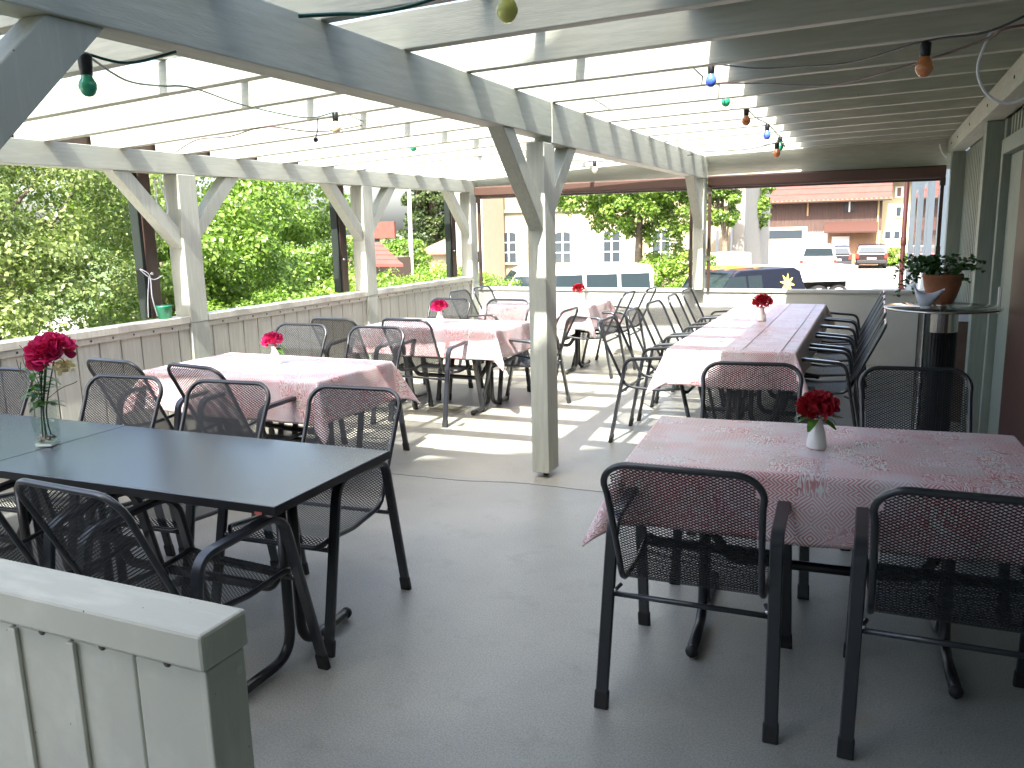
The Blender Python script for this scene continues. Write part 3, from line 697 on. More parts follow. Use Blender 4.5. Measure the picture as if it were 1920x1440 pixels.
def cloth(loc, Lx, dep, rz_, label, hang=.26, hs=None, seed=1, crease=()):
    """draped cloth; hs = overhang on (x-, x+, y-, y+)"""
    hs = hs or (hang,) * 4; z0 = .752; rr = random.Random(seed)
    ph = [rr.uniform(0, 6.28) for _ in range(8)]
    hx, hy = Lx / 2 + .004, dep / 2 + .004
    def axis(h, a, b, step):
        inn = list(np.linspace(-h, h, max(3, int(2 * h / step)))); lo = list(np.linspace(-h - a, -h, max(2, int(a / .014)))[:-1]); hi = list(np.linspace(h, h + b, max(2, int(b / .014)))[1:])
        lo += [-h - .004, -h - .0015]; hi = [h + .0015, h + .004] + hi
        return sorted(set(round(float(q), 5) for q in lo + inn + hi))
    U = axis(hx, hs[0], hs[1], .03); V = axis(hy, hs[2], hs[3], .03)
    mb = MB(); uvs = []; rnd_ = .012
    def drop(r):  # radius bend then straight
        if r < rnd_ * 1.57: a = r / rnd_; return rnd_ * math.sin(a), rnd_ * (1 - math.cos(a))
        return rnd_, rnd_ + (r - rnd_ * 1.57)
    for v in V:
        for u in U:
            du = max(0, abs(u) - hx); dv = max(0, abs(v) - hy); su = 1 if u > 0 else -1; sv = 1 if v > 0 else -1
            bx, by = max(-hx, min(hx, u)), max(-hy, min(hy, v)); r = math.hypot(du, dv)
            z = z0 + .0012 * math.sin(u * 9 + ph[0]) * math.sin(v * 11 + ph[1])
            x, y = bx, by
            if r > 0:
                o, d = drop(r); a = math.atan2(dv, du)
                cor = math.sin(2 * a) if du > 0 and dv > 0 else 0
                s = (bx * 1.0 + by * 1.0)
                wob = .5 * math.sin(s * 9.5 + ph[2]) + .35 * math.sin(s * 17 + ph[3]) + .25 * math.sin(s * 5 + ph[4])
                o2 = o + d * (.05 + .06 * wob + .42 * cor ** 2) + d * .05
                # near a corner the side folds swing in and out
                ed = min(hx - abs(bx), hy - abs(by)) if du * dv > 0 else (hx - abs(bx) if dv > 0 else hy - abs(by))
                if ed < .25: o2 += d * .10 * math.sin((ed / .25) * math.pi) * (-.9)
                nx = math.cos(a) * su if du > 0 or dv > 0 else 0; ny = math.sin(a) * sv
                x = bx + nx * o2; y = by + ny * o2; z = z - d * (.97 - .10 * cor)
            mb.v.append((x, y, z)); uvs.append((u, v))
    nu = len(U)
    for j_ in range(len(V) - 1):
        for i in range(nu - 1): mb.f.append((j_ * nu + i, j_ * nu + i + 1, (j_ + 1) * nu + i + 1, (j_ + 1) * nu + i))
    o = mb.build('tablecloth', CLOTH, None, smooth=True)
    l = o.data.uv_layers.new(name='UVMap'); sh = rr.uniform(0, 9)
    for p in o.data.polygons:
        for li, vi in zip(p.loop_indices, p.vertices): l.data[li].uv = (uvs[vi][0] + sh, uvs[vi][1] + sh * .7)
    so_ = o.modifiers.new('thick', 'SOLIDIFY'); so_.thickness = .0012; so_.offset = 1
    o.location = loc; o.rotation_euler.z = rz_
    return tag(o, label, 'tablecloth', 'patterned pink tablecloths')
table((-2.415, 2.30, 0), 1.40, .70, R(1), 'bare dark table behind the near left wall, the one right of the seam', True)
table((-3.82, 2.28, 0), 1.40, .70, R(1), 'bare dark table at the left edge, left of the seam under the glass vase', True)
table((-.14, 3.22, 0), 1.36, .74, R(3.5), 'table under the pink cloth nearest on the right')
cloth((-.14, 3.22, 0), 1.36, .74, R(3.5), 'pink patterned cloth on the near right table with the dark red flower', .26, (.24, .24, .25, .22), 11)
table((-3.60, 4.19, 0), 1.36, .76, R(-1), 'table under the pink cloth nearest on the left')
cloth((-3.60, 4.19, 0), 1.36, .76, R(-1), 'sunlit pink patterned cloth on the nearer left table, corner hanging toward the floor', .26, (.24, .27, .27, .24), 5)
table((-3.56, 6.56, 0), 1.34, .70, R(-2), 'table under the middle left pink cloth')
cloth((-3.56, 6.56, 0), 1.34, .70, R(-2), 'sunlit pink patterned cloth on the middle left table, left of the middle post', .26, (.24, .26, .26, .24), 8)
table((-3.40, 8.70, 0), 1.18, .80, 0, 'table under the farthest left pink cloth')
cloth((-3.40, 8.70, 0), 1.18, .80, 0, 'pink patterned cloth on the far left table, right end seen beyond the middle post', .28, (.24, .27, .26, .24), 21)
for k in range(3):
    table((-.88, 6.16 + 1.15 * k, 0), 1.14, .80, R(90), ('nearest', 'middle', 'farthest')[k] + ' of the three tables joined under the long cloth')
cloth((-.88, 7.28, 0), .82, 3.36, 0, 'long pink patterned cloth over the joined tables, half in sun and half in shade', .26, (.24, .24, .27, .24), 33)
mb = MB()
for x in (-.80, -.55): mb.sweep([(x, 5.63, .7545), (x + .005, 7.2, .755), (x, 8.9, .7545)], [(-.004, -.001), (0, .004), (.004, -.001)], up=(1, 0, 0))
# (creases of the long cloth belong to the cloth itself)
cr_ = mb.build('crease', CLOTH, bpy.data.objects['tablecloth.004'], org=(-.88, 7.28, 0), smooth=True); cr_.data.uv_layers.new(name='UVMap')

# red sticker on table edge
mb = MB(); mb.box(-1.770, -1.742, 1.9385, 1.9400, .723, .732); st = mb.build('maker_plate', mat('red_plate', (.45, .10, .08), .4), bpy.data.objects['table'], (-2.415, 2.30, 0))
st.rotation_euler.z = R(-1)

# ------------------------------------------------------------------ flowers
def quadleaf(mb, rnd_, p, d, n, ln, wd, curl=.2, val=None):
    """a folded leaf of 4 quads from p along d with normal n"""
    d = Vector(d).normalized(); n = Vector(n); n = (n - d * n.dot(d)).normalized(); s = d.cross(n)
    o = len(mb.v); K = 4
    for i in range(K + 1):
        t = i / K; wv = wd * math.sin(math.pi * (t * .86 + .07)) ** .8; c = p + d * (ln * t) - n * (curl * ln * t * t)
        mb.v += [tuple(c - s * wv + n * wv * .25), tuple(c), tuple(c + s * wv + n * wv * .25)]
    for i in range(K):
        for q in (0, 1): mb.f.append((o + i * 3 + q, o + i * 3 + q + 1, o + i * 3 + q + 4, o + i * 3 + q + 3)); rnd_.append(val if val is not None else random.random())
def peony(parent, c, r, m, org, tilt=(0, 0, 1), seed=0, n=130, flat=.72):
    rr = random.Random(seed); mb = MB(); rn = []; T = Vector(tilt).normalized(); rot = Vector((0, 0, 1)).rotation_difference(T)
    mb.ball(c, r * .62, 1, 1, .8, 12, 8); rn += [.2 + .3 * rr.random() for _ in mb.f]
    for i in range(n):
        f = (i + .5) / n; el = math.pi * .5 * (1 - f * 1.18); az = i * 2.39996 + rr.uniform(-.2, .2)
        dirv = Vector((math.cos(az) * math.cos(el), math.sin(az) * math.cos(el), math.sin(el)))
        ln = r * (.34 + .2 * f) * rr.uniform(.85, 1.15)
        base = Vector((dirv.x, dirv.y, dirv.z * flat)) * r * (.52 + .22 * f)
        up = Vector((0, 0, 1)); nrm = (dirv * .8 + up * .1 + Vector((rr.uniform(-.3, .3), rr.uniform(-.3, .3), rr.uniform(-.2, .2))))
        grow = (dirv * (.3 + .5 * f) + up * (.75 - .8 * f) + Vector((rr.uniform(-.25, .25), rr.uniform(-.25, .25), rr.uniform(-.1, .25))))
        quadleaf(mb, rn, Vector(c) + rot @ base, rot @ grow, rot @ nrm, ln, r * (.20 + .10 * f), .1 - .45 * (1 - f), rr.random())
    return mb.build('blossom', m, parent, org, smooth=True, rnd=rn)
def leaves(parent, c, specs, org, m=None, name='foliage'):
    mb = MB(); rn = []
    for (d, ln, wd, off) in specs: quadleaf(mb, rn, Vector(c) + Vector(off), d, (0, 0, 1) if abs(d[2]) < .9 else (0, -1, 0), ln, wd, .35)
    return mb.build(name, m or LEAF_FL, parent, org, smooth=True, rnd=rn)
def flower_vase(loc, label, fl, lab2, pm, seed, r=.062, h=.115, off=(0, 0, 0), tilt=(0, -.35, 1), dirs=None):
    vz = MB().lathe([(.0, .004), (.034, .0), (.037, .006), (.036, .02), (.030, .06), (.020, .092), (.019, .1), (.026, .118), (.0235, .118), (.017, .1), (.018, .09), (.027, .06), (.0, .03)], (0, 0, 0), 28).build('vase', CERAM, None, smooth=True)
    vz.location = loc; tag(vz, label, 'vase', 'small white vases on the cloth tables')
    t = thing('flower', (loc[0], loc[1], loc[2] + .05), lab2, 'flower', 'peonies in the small vases')
    org = (loc[0], loc[1], loc[2] + .05); c = Vector(loc) + Vector((0, 0, h + .045)) + Vector(off)
    peony(t, c, r, pm, org, tilt, seed)
    MB().tube(spline([Vector(loc) + Vector((0, 0, .035)), Vector(loc) + Vector((0, 0, .1)), c], 4), .003, 6).build('stem', LEAF_FL, t, org, rnd=None)
    rr = random.Random(seed + 5); sp = []
    for i in range(9):
        a = (dirs[i] if dirs and i < len(dirs) else rr.uniform(0, 2 * PI)); e = rr.uniform(-.2, .55)
        sp.append(((math.cos(a), math.sin(a), e), rr.uniform(.055, .095), rr.uniform(.012, .019), (0, 0, rr.uniform(-.02, .01))))
    leaves(t, Vector(loc) + Vector((0, 0, h + .01)), sp, org)
flower_vase((-.174, 3.20, .756), 'small white ceramic vase on the near right table', 0, 'dark red peony with green leaves on the near right table', PETAL_R, 1, .066, dirs=[0.2, .5, 3.2, 3.5, 5.8, 0.0, 4.4])
flower_vase((-3.576, 4.231, .756), 'small white ceramic vase on the nearer left cloth table', 0, 'bright pink peony with pale leaves on the nearer left cloth table', PETAL, 2, .060, off=(-.015, 0, -.0), dirs=[.1, .3, -.1, .5, 3.6])
flower_vase((-3.611, 6.534, .756), 'small white ceramic vase on the middle left cloth table', 0, 'pink red peony on the middle left cloth table', PETAL, 3, .068)
flower_vase((-.888, 7.321, .756), 'small white ceramic vase halfway along the long table', 0, 'red peony standing on the long table', PETAL_R, 4, .072, h=.125)
flower_vase((-3.05, 8.75, .756), 'small white ceramic vase on the far left cloth table, mostly behind the post', 0, 'red peony beside the middle post on the far left cloth table', PETAL_R, 6, .06)

# tall glass vase with bouquet
GV = (-3.144, 2.262, .7475)
v = MB(); a = .039
def sqring(s, z, r=.008):
    out = []
    for cx_, cy_, a0 in ((s - r, s - r, 0), (-s + r, s - r, 90), (-s + r, -s + r, 180), (s - r, -s + r, 270)):
        for k in range(4): an = R(a0 + k * 30); out.append((cx_ + r * math.cos(an), cy_ + r * math.sin(an), z))
    return out
rings = [sqring(a, 0), sqring(a, .004), sqring(a + .001, .19), sqring(a - .003, .19), sqring(a - .004, .016)]
vs = [p for r_ in rings for p in r_]; fs = [tuple(range(16))[::-1]]
for k in range(4):
    for i in range(16): fs.append((k * 16 + i, k * 16 + (i + 1) % 16, (k + 1) * 16 + (i + 1) % 16, (k + 1) * 16 + i))
fs.append(tuple(range(64, 80)))
v.add(vs, fs); gm, nt, p = newmat('vase_glass'); p.inputs['Transmission Weight'].default_value = 1; p.inputs['Roughness'].default_value = 0; p.inputs['IOR'].default_value = 1.45; p.inputs['Base Color'].default_value = (.96, .98, .97, 1)
# real glass body with thin walls reads best as clear sheet glass
gv = v.build('glass_vase', GLASS, None); gv.location = GV; gv.rotation_euler.z = R(22)
tag(gv, 'tall square clear glass vase with water and stones on the dark table', 'vase')
mb = MB(); rr = random.Random(4)
for i in range(16): mb.ball((rr.uniform(-.024, .024), rr.uniform(-.024, .024), .020 + rr.uniform(0, .022)), rr.uniform(.008, .012), 1, 1, .75, 8, 5)
mb.build('stones', mat('pebbles', (.22, .17, .12), .6, var=.4, vscale=40), gv)
MB().box(-.033, .033, -.033, .033, .0045, .0145).build('glass_base', mat('bright_base', (.75, .8, .8), .1), gv)
mb = MB(); mb.add([(x, y, .105) for x, y in ((-.0345, -.0345), (.0345, -.0345), (.0345, .0345), (-.0345, .0345))], [(0, 1, 2, 3)]); mb.build('water_surface', glassmat('water_top', (.85, .9, .9)), gv)
bo = thing('bouquet', (GV[0], GV[1], GV[2] + .03), 'bouquet of one large pink peony, a cream rose and twigs in the glass vase', 'flowers')
BO = (GV[0], GV[1], GV[2] + .03); G = Vector(GV)
peony(bo, G + Vector((.10, -.01, .405)), .082, PETAL, BO, (.1, -.5, 1), 12, 170)
peony(bo, G + Vector((.145, .01, .335)), .036, PETAL_W, BO, (.6, -.3, 1), 13, 34)
mb = MB(); rnl = []
for dx, dy, tx in ((-.02, .01, -.04), (.0, 0, .01), (.012, -.012, .0), (.02, .01, .05), (-.008, -.015, -.02)):
    mb.tube(spline([G + Vector((dx * .8, dy, .03)), G + Vector((dx * .5, dy * .5, .15)), G + Vector((tx + .05, 0, .36))], 5), .0028, 6)
st_ = mb.build('stem', leafmat('stem_green', (.03, .09, .02), (.04, .11, .03)), bo, BO)
rr = random.Random(9); sp = []
for i in range(46):
    a = rr.uniform(0, 2 * PI); z = rr.uniform(.16, .33); e = rr.uniform(-.25, .9)
    sp.append(((math.cos(a), math.sin(a), e), rr.uniform(.045, .085), rr.uniform(.010, .017), (rr.uniform(-.03, .03), rr.uniform(-.03, .03), z)))
leaves(bo, G, sp, BO)
mb = MB()
def rel(x, y, dd=0): return atz(x, y, GV[2])  # unused
for pts in (((0, 0, .24), (-.06, 0, .31), (-.10, .01, .36), (-.085, .02, .40)), ((0, 0, .22), (-.08, -.01, .27), (-.12, 0, .33), (-.125, 0, .36)), ((0, 0, .3), (-.05, 0, .38), (-.095, 0, .42)),
            ((.03, 0, .2), (.12, 0, .25), (.19, .01, .275), (.21, .01, .285)), ((-.02, 0, .2), (-.09, 0, .3), (-.11, 0, .31), (-.10, 0, .35)), ((.0, 0, .25), (-.01, -.02, .33), (-.03, -.03, .36))):
    mb.tube(spline([G + Vector(q) for q in pts], 5), .0016, 5)
mb.build('twig', mat('twig', (.06, .07, .03), .7), bo, BO)
# ------------------------------------------------------------------ high table, pot, bird, heater
HT = (.35, 5.25)
ht = thing('bar_table', (HT[0], HT[1], 0), 'tall round glass bar table with steel pole beside the house wall', 'table')
o = (HT[0], HT[1], 0)
MB().lathe([(.0, 1.086), (.292, 1.086), (.30, 1.092), (.292, 1.10), (.0, 1.10)], (HT[0], HT[1], 0), 48).build('tabletop', GLASST, ht, o, smooth=True)
MB().tube([(HT[0] + .298 * math.cos(a), HT[1] + .298 * math.sin(a), 1.093) for a in [2 * PI * i / 48 for i in range(48)]], .007, 6, True).build('rim', STEEL, ht, o, smooth=True)
MB().lathe([(.032, .02), (.032, 1.07), (.09, 1.075), (.09, 1.085), (.0, 1.085)], (HT[0] - .09, HT[1] - .06, 0), 24).build('pole', STEEL, ht, o, smooth=True)
MB().lathe([(.0, .0), (.24, .002), (.24, .012), (.05, .03), (.0, .03)], (HT[0] - .09, HT[1] - .06, 0), 36).build('base', STEEL, ht, o, smooth=True)
he = thing('patio_heater', (.36, 5.50, 0), 'black slatted upright heater with a silver top behind the glass table', 'heater')
o = (.36, 5.50, 0)
MB().lathe([(.0, .93), (.098, .93), (.098, 1.05), (.0, 1.05)], o, 32).build('cap', STEEL, he, o, smooth=False)
mb = MB()
for i in range(36):
    a = 2 * PI * i / 36; c, s_ = math.cos(a), math.sin(a)
    mb.obox((.36 + .094 * c, 5.5 + .094 * s_, .50), (.0035 * c, .0035 * s_, 0), (-.0042 * s_, .0042 * c, 0), (0, 0, .428))
for z in (.10, .3, .5, .7, .9): mb.tube([(.36 + .09 * math.cos(a), 5.5 + .09 * math.sin(a), z) for a in [2 * PI * i / 30 for i in range(30)]], .004, 5, True)
mb.build('grille', BLACKP, he, o)
MB().lathe([(.05, .06), (.05, .93)], o, 20).build('core', BLACKP, he, o, smooth=True)
MB().lathe([(.0, .0), (.14, .002), (.14, .05), (.06, .06), (.0, .06)], o, 32).build('base', BLACKP, he, o)
pz = 1.1015; PC_ = atz(1764, 570, pz); pot = thing('plant_pot', PC_, 'terracotta pot of trailing ivy on the glass bar table', 'potted plant')
MB().lathe([(.0, .002), (.058, .0), (.078, .04), (.098, .11), (.103, .155), (.108, .158), (.108, .175), (.096, .175), (.09, .15), (.0, .14)], PC_, 32).build('pot', TERRA, pot, PC_, smooth=True)
mb = MB(); rn = []; stems = MB(); rr = random.Random(31)
for i in range(46):
    a = rr.uniform(0, 2 * PI) if i > 12 else rr.uniform(2.6, 3.9); L_ = rr.uniform(.06, .17) if i > 12 else rr.uniform(.14, .27)
    hgt = rr.uniform(.03, .12); dr_ = rr.uniform(-.02, .05) if i > 12 else rr.uniform(.02, .15)
    p0 = PC_ + Vector((.05 * math.cos(a), .05 * math.sin(a), .16)); p1 = p0 + Vector((L_ * .5 * math.cos(a), L_ * .5 * math.sin(a), hgt)); p2 = p0 + Vector((L_ * math.cos(a + .2), L_ * math.sin(a + .2), hgt - dr_))
    ps = spline([p0, p1, p2], 5); stems.tube(ps, .0014, 4)
    for q in ps[2:]:
        for _ in range(2): quadleaf(mb, rn, q, (rr.uniform(-1, 1), rr.uniform(-1, 1), rr.uniform(-.5, .6)), (rr.uniform(-.5, .5), rr.uniform(-.9, .2), 1), rr.uniform(.018, .032), rr.uniform(.008, .013), .2, rr.random())
mb.build('foliage', LEAF_IVY, pot, PC_, smooth=True, rnd=rn); stems.build('stems', LEAF_IVY, pot, PC_)
# white ceramic bird
bp_ = atz(1737, 578, pz); mb = MB()
rings = [(-.085, .105, .004, .006), (-.07, .092, .011, .013), (-.05, .072, .020, .024), (-.025, .05, .03, .036), (.0, .042, .036, .042), (.025, .045, .036, .042), (.045, .062, .03, .034), (.058, .09, .02, .022), (.064, .112, .018, .02), (.072, .125, .012, .012), (.092, .122, .002, .002)]
n = 12; o0 = 0; vs = []; fs = []
for (x, z, ry, rzv) in rings:
    for i in range(n): an = 2 * PI * i / n; vs.append((-x, ry * math.cos(an), z + rzv * math.sin(an)))
for k in range(len(rings) - 1):
    for i in range(n): fs.append((k * n + i, k * n + (i + 1) % n, (k + 1) * n + (i + 1) % n, (k + 1) * n + i))
mb.add(vs, fs + [tuple(range(n)), tuple(range((len(rings) - 1) * n, len(rings) * n))])
mb.lathe([(.03, 0), (.03, .006), (.018, .02)], (0, 0, 0), 14)
bird = mb.build('ceramic_bird', CERAMG, None, smooth=True); bird.location = bp_; bird.rotation_euler.z = R(8)
tag(bird, 'white ceramic bird figure in front of the terracotta pot', 'figurine')
# pale box and brown panel behind heater
bx = thing('wall_box', (.60, 7.3, .8), 'small brown cabinet with white top against the house wall behind the heater', 'cabinet')
o = (.60, 7.3, .8)
box('cabinet', mat('brown_cabinet', (.13, .085, .065), .6, var=.2, vscale=8), .56, .75, 7.2, 7.5, .002, .80, bx, o, .004)
box('top', CERAMG, .53, .752, 7.18, 7.52, .802, .90, bx, o, .004)
# grate
gt = thing('floor_grate', (-3.47, 6.38, 0), 'small metal drain grate in the sunlit floor by the middle left table', 'grate')
mb = MB(); y = 6.27
mb.box(-3.62, -3.32, 6.255, 6.265, .001, .006); mb.box(-3.62, -3.32, 6.495, 6.505, .001, .006); mb.box(-3.625, -3.615, 6.255, 6.505, .001, .006); mb.box(-3.325, -3.315, 6.255, 6.505, .001, .006)
for i in range(16): mb.box(-3.612 + i * .0186, -3.606 + i * .0186, 6.266, 6.494, .001, .005)
for i in range(7): mb.box(-3.614, -3.326, 6.285 + i * .03, 6.288 + i * .03, .0015, .0045)
mb.build('grille', mat('zinc', (.30, .28, .22), .5, .4), gt, (-3.47, 6.38, 0))
# green pot on rail with tie
gp = MB().lathe([(.0, .0), (.045, .0), (.056, .085), (.059, .088), (.059, .1), (.052, .1), (.05, .09), (.0, .08)], (0, 0, 0), 24).build('green_pot', PLAS_G, None, smooth=True)
gp.location = (-4.925, 4.62, .983); tag(gp, 'small green plastic pot on the fence rail at the dark rail foot', 'pot')
mb = MB(); mb.tube(spline([(-5.0, 4.62, 1.0), (-4.99, 4.58, 1.15), (-5.01, 4.6, 1.28), (-4.99, 4.56, 1.33), (-5.02, 4.52, 1.36), (-4.99, 4.6, 1.28), (-4.98, 4.68, 1.3), (-5.02, 4.73, 1.3)], 5), .004, 6)
mb.tube(spline([(-5.0, 4.58, 1.3), (-4.98, 4.53, 1.15), (-4.985, 4.52, 1.0)], 5), .003, 5)
tag(mb.build('cable_tie', WHITEP, None, smooth=True), 'white cord knotted round the dark rail above the green pot', 'cord')
c0 = Vector((-4.93, 4.66, 1.86)); tag(MB().tube(spline([c0 + Vector(q) for q in ((0, 0, .16), (-.0, .0, .05), (.005, -.01, -.07), (.01, .03, -.12), (.015, .08, -.08), (.01, .07, .03), (0, .03, .17))], 6), .0055, 6).build('cable_loop', WHITEP, None, smooth=True), 'white cable loop hanging beside the nearer left post', 'cable')

# ------------------------------------------------------------------ string lights
def bulb(parent, org, x, y, d, col, r=.030, hang=(0, 0, -1)):
    c = atd(x, y, d)
    s = MB().lathe([(.0, .088), (.014, .088), (.019, .08), (.018, .05), (.0155, .03), (.0, .03)], c, 16).build('socket', SOCK, parent, org, smooth=True)
    f = r / .030
    MB().lathe([(.0, -.032 * f), (.012 * f, -.030 * f), (.022 * f, -.021 * f), (.029 * f, -.006 * f), (.030 * f, .004 * f), (.026 * f, .017 * f), (.018 * f, .030 * f), (.0145, .042), (.0145, .048), (.0, .048)], c, 24).build('bulb', BULB[col], s, org, smooth=True)
    return c + Vector((0, 0, .088))
def wire(parent, org, pts, m, r=.0035, k=6, name='cord'):
    return MB().tube(spline(pts, k), r, 6).build(name, m, parent, org, smooth=True)
S1 = thing('light_string', atd(400, 180, 3.2), 'green cord string of coloured bulbs under the left half of the roof', 'string lights', 'coloured bulb strings'); o = tuple(S1.location)
a1 = bulb(S1, o, 165, 163, 2.66, 'green', .0245); a2 = bulb(S1, o, 630, 240, 5.1, 'cream'); a3 = bulb(S1, o, 775, 277, 7.4, 'green'); a4 = bulb(S1, o, 897, 282, 8.6, 'blue')
wire(S1, o, [atd(330, 97, 2.75), atd(240, 118, 2.7), a1], CORDG, .0042)
wire(S1, o, [a1, atd(235, 150, 3.0), atd(300, 161, 3.4), atd(362, 165, 3.6), atd(460, 198, 4.2), atd(575, 221, 4.9), a2, atd(650, 214, 5.4), atd(700, 235, 6.2), a3, atd(840, 263, 8.1), a4, atd(940, 266, 9.0)], CORDG, .0035)
wire(S1, o, [atd(595, 222, 4.9), atd(596, 240, 4.9), atd(592, 258, 4.9)], CORDB, .003); MB().ball(atd(592, 262, 4.9), .014).build('plug', SOCK, S1, o, smooth=True)
wire(S1, o, [atd(330, 285, 5.9), atd(370, 262, 5.6), atd(430, 256, 5.4), atd(500, 238, 5.2), atd(600, 247, 5.5), atd(700, 230, 6), atd(775, 203, 6.2)], CORDR, .0035)
S2 = thing('light_string', atd(900, 40, 2.5), 'green cord with one yellow bulb under the nearest rafters', 'string lights', 'coloured bulb strings'); o = tuple(S2.location)
b1 = bulb(S2, o, 951, 20, 2.45, 'yellow'); wire(S2, o, [atd(560, 30, 2.35), atd(640, 26, 2.4), atd(700, 24, 2.4), atd(780, 8, 2.4), b1, atd(1050, -40, 2.4)], CORDG, .0055)
S3 = thing('light_string', atd(1400, 200, 6), 'black cord string of blue, green and orange bulbs under the shaded roof half', 'string lights', 'coloured bulb strings'); o = tuple(S3.location)
q = [bulb(S3, o, *a) for a in ((1733, 127, 3.4, 'orange'), (1333, 152, 4.86, 'blue'), (1361, 191, 5.9, 'green'), (1399, 227, 6.3, 'orange'), (1438, 254, 7.1, 'blue'), (1462, 276, 7.8, 'green'), (1456, 288, 7.3, 'orange'))]
wire(S3, o, [atd(1960, 10, 3.1), atd(1850, 60, 3.2), q[0], atd(1600, 116, 3.9), atd(1500, 125, 4.3), atd(1420, 128, 4.6), q[1], atd(1302, 124, 4.8), atd(1305, 132, 4.9), atd(1330, 152, 5.2), q[2], atd(1380, 180, 6.2), q[3], atd(1420, 222, 6.8), q[4], atd(1458, 252, 7.6), q[5], atd(1472, 276, 8.0), atd(1460, 262, 7.5), q[6]], CORDB, .004)
wire(S3, o, [atd(1935, 45, 3.05), atd(1880, 55, 3.1), atd(1845, 75, 3.2), atd(1700, 124, 3.6), atd(1560, 159, 4.2), atd(1450, 157, 4.7), atd(1400, 156, 4.9), atd(1225, 156, 5.3), atd(1150, 150, 5.6), atd(1080, 152, 5.8), atd(1010, 172, 6)], CORDR, .0042)
wire(S3, o, [q[6], atd(1400, 280, 7.8), atd(1310, 285, 8.2)], CORDB, .004)
S4 = thing('light_string', atd(1115, 300, 8), 'short cord with one pale bulb near the far left awning box', 'string lights', 'coloured bulb strings'); o = tuple(S4.location)
e1 = bulb(S4, o, 1115, 319, 8.6, 'cream', .03); wire(S4, o, [atd(1060, 300, 8.2), e1, atd(1180, 303, 8.8), atd(1300, 290, 9.0)], CORDB, .004)
tag(MB().tube(spline([atd(1861, 54, 3.25), atd(1848, 80, 3.25), atd(1834, 120, 3.25), atd(1836, 150, 3.25), atd(1852, 178, 3.25), atd(1882, 193, 3.25), atd(1915, 187, 3.25), atd(1945, 165, 3.25)], 6) + [atd(1945, 165, 3.25)], .0045, 8).build('cable_loop', WHITEP, None, smooth=True), 'white cable loop hanging from the brown cord at the upper right', 'cable')
tag(MB().tube(spline([atd(1762, 270, 8.6), atd(1766, 285, 8.6), atd(1775, 296, 8.6)], 5), .005, 6).build('cable_loop', WHITEP, None, smooth=True), 'short white cable end beside the far right corner post', 'cable')

# ------------------------------------------------------------------ foliage
def foliage_np(blobs, n, size, seed, clump=60, spread=.16, shell=.62, lobe=.30):
    """blobs: (cx,cy,cz,rx,ry,rz). Leaves sit on many small branch lobes spread over and inside the blobs."""
    rg = np.random.default_rng(seed); B0 = np.array(blobs); ar = B0[:, 3] * B0[:, 4] + B0[:, 4] * B0[:, 5] + B0[:, 3] * B0[:, 5]
    lr0 = float((B0[:, 3:].prod(axis=1) ** (1 / 3)).mean()) * lobe
    nl = int(max(6, 2.1 * ar.sum() * 4.19 / (3.14 * lr0 * lr0) * (.55 + .0 * shell))); nl = min(nl, max(8, n // 45))
    bi = rg.choice(len(blobs), nl, p=ar / ar.sum()); B = B0[bi]
    d = rg.normal(size=(nl, 3)); d[:, 2] += .15; d /= np.linalg.norm(d, axis=1)[:, None]
    rad = shell + (1.0 - shell) * rg.random(nl) ** .5
    C = B[:, :3] + d * B[:, 3:] * rad[:, None]
    lr = lr0 * rg.uniform(.45, 1.35, nl)
    w_ = lr ** 2 / (lr ** 2).sum(); ci = rg.choice(nl, n, p=w_); m = n
    dv = rg.normal(size=(m, 3)) + d[ci] * .55 + np.array([0, 0, .35]); dv /= np.linalg.norm(dv, axis=1)[:, None]
    rr_ = lr[ci] * (.55 + .62 * rg.random(m) ** .7) * rg.uniform(.85, 1.15, nl)[ci]
    P = C[ci] + dv * rr_[:, None] * np.array([1, 1, .68]) + rg.normal(size=(m, 3)) * .02
    nr = dv * .75 + rg.normal(size=(m, 3)) * .5 + np.array([0, 0, .3]); nr /= np.linalg.norm(nr, axis=1)[:, None]
    t = np.cross(nr, rg.normal(size=(m, 3))); t /= np.linalg.norm(t, axis=1)[:, None]; s = np.cross(nr, t)
    L_ = size * rg.uniform(.5, 1.4, m)[:, None]; W_ = L_ * rg.uniform(.28, .46, m)[:, None]
    fold = nr * W_ * .35
    V = np.stack([P - t * L_ * .5, P - s * W_ + fold, P + t * L_ * .5, P + s * W_ + fold], 1).reshape(-1, 3)
    cl = rg.random(nl)[ci]; rnd_ = np.clip(.6 * cl + .4 * rg.random(m), 0, 1)
    return V, m, rnd_
def leafobj(name, V, m, rnd_, mt, parent, org):
    me = bpy.data.meshes.new(name); V = (V - np.array(org)).astype(np.float32)
    # two triangles folded along the midrib
    me.vertices.add(4 * m); me.vertices.foreach_set('co', V.ravel())
    b = np.arange(m) * 4
    tri = np.stack([b, b + 1, b + 2, b, b + 2, b + 3], 1).ravel().astype(np.int32)
    me.loops.add(6 * m); me.loops.foreach_set('vertex_index', tri)
    me.polygons.add(2 * m); me.polygons.foreach_set('loop_start', (np.arange(2 * m) * 3).astype(np.int32)); me.polygons.foreach_set('loop_total', np.full(2 * m, 3, np.int32))
    me.update(calc_edges=True); me.validate()
    a = me.attributes.new('rnd', 'FLOAT', 'FACE'); a.data.foreach_set('value', np.repeat(rnd_, 2).astype(np.float32))
    me.materials.append(mt); o = bpy.data.objects.new(name, me); COL.objects.link(o); o.parent = parent; return o
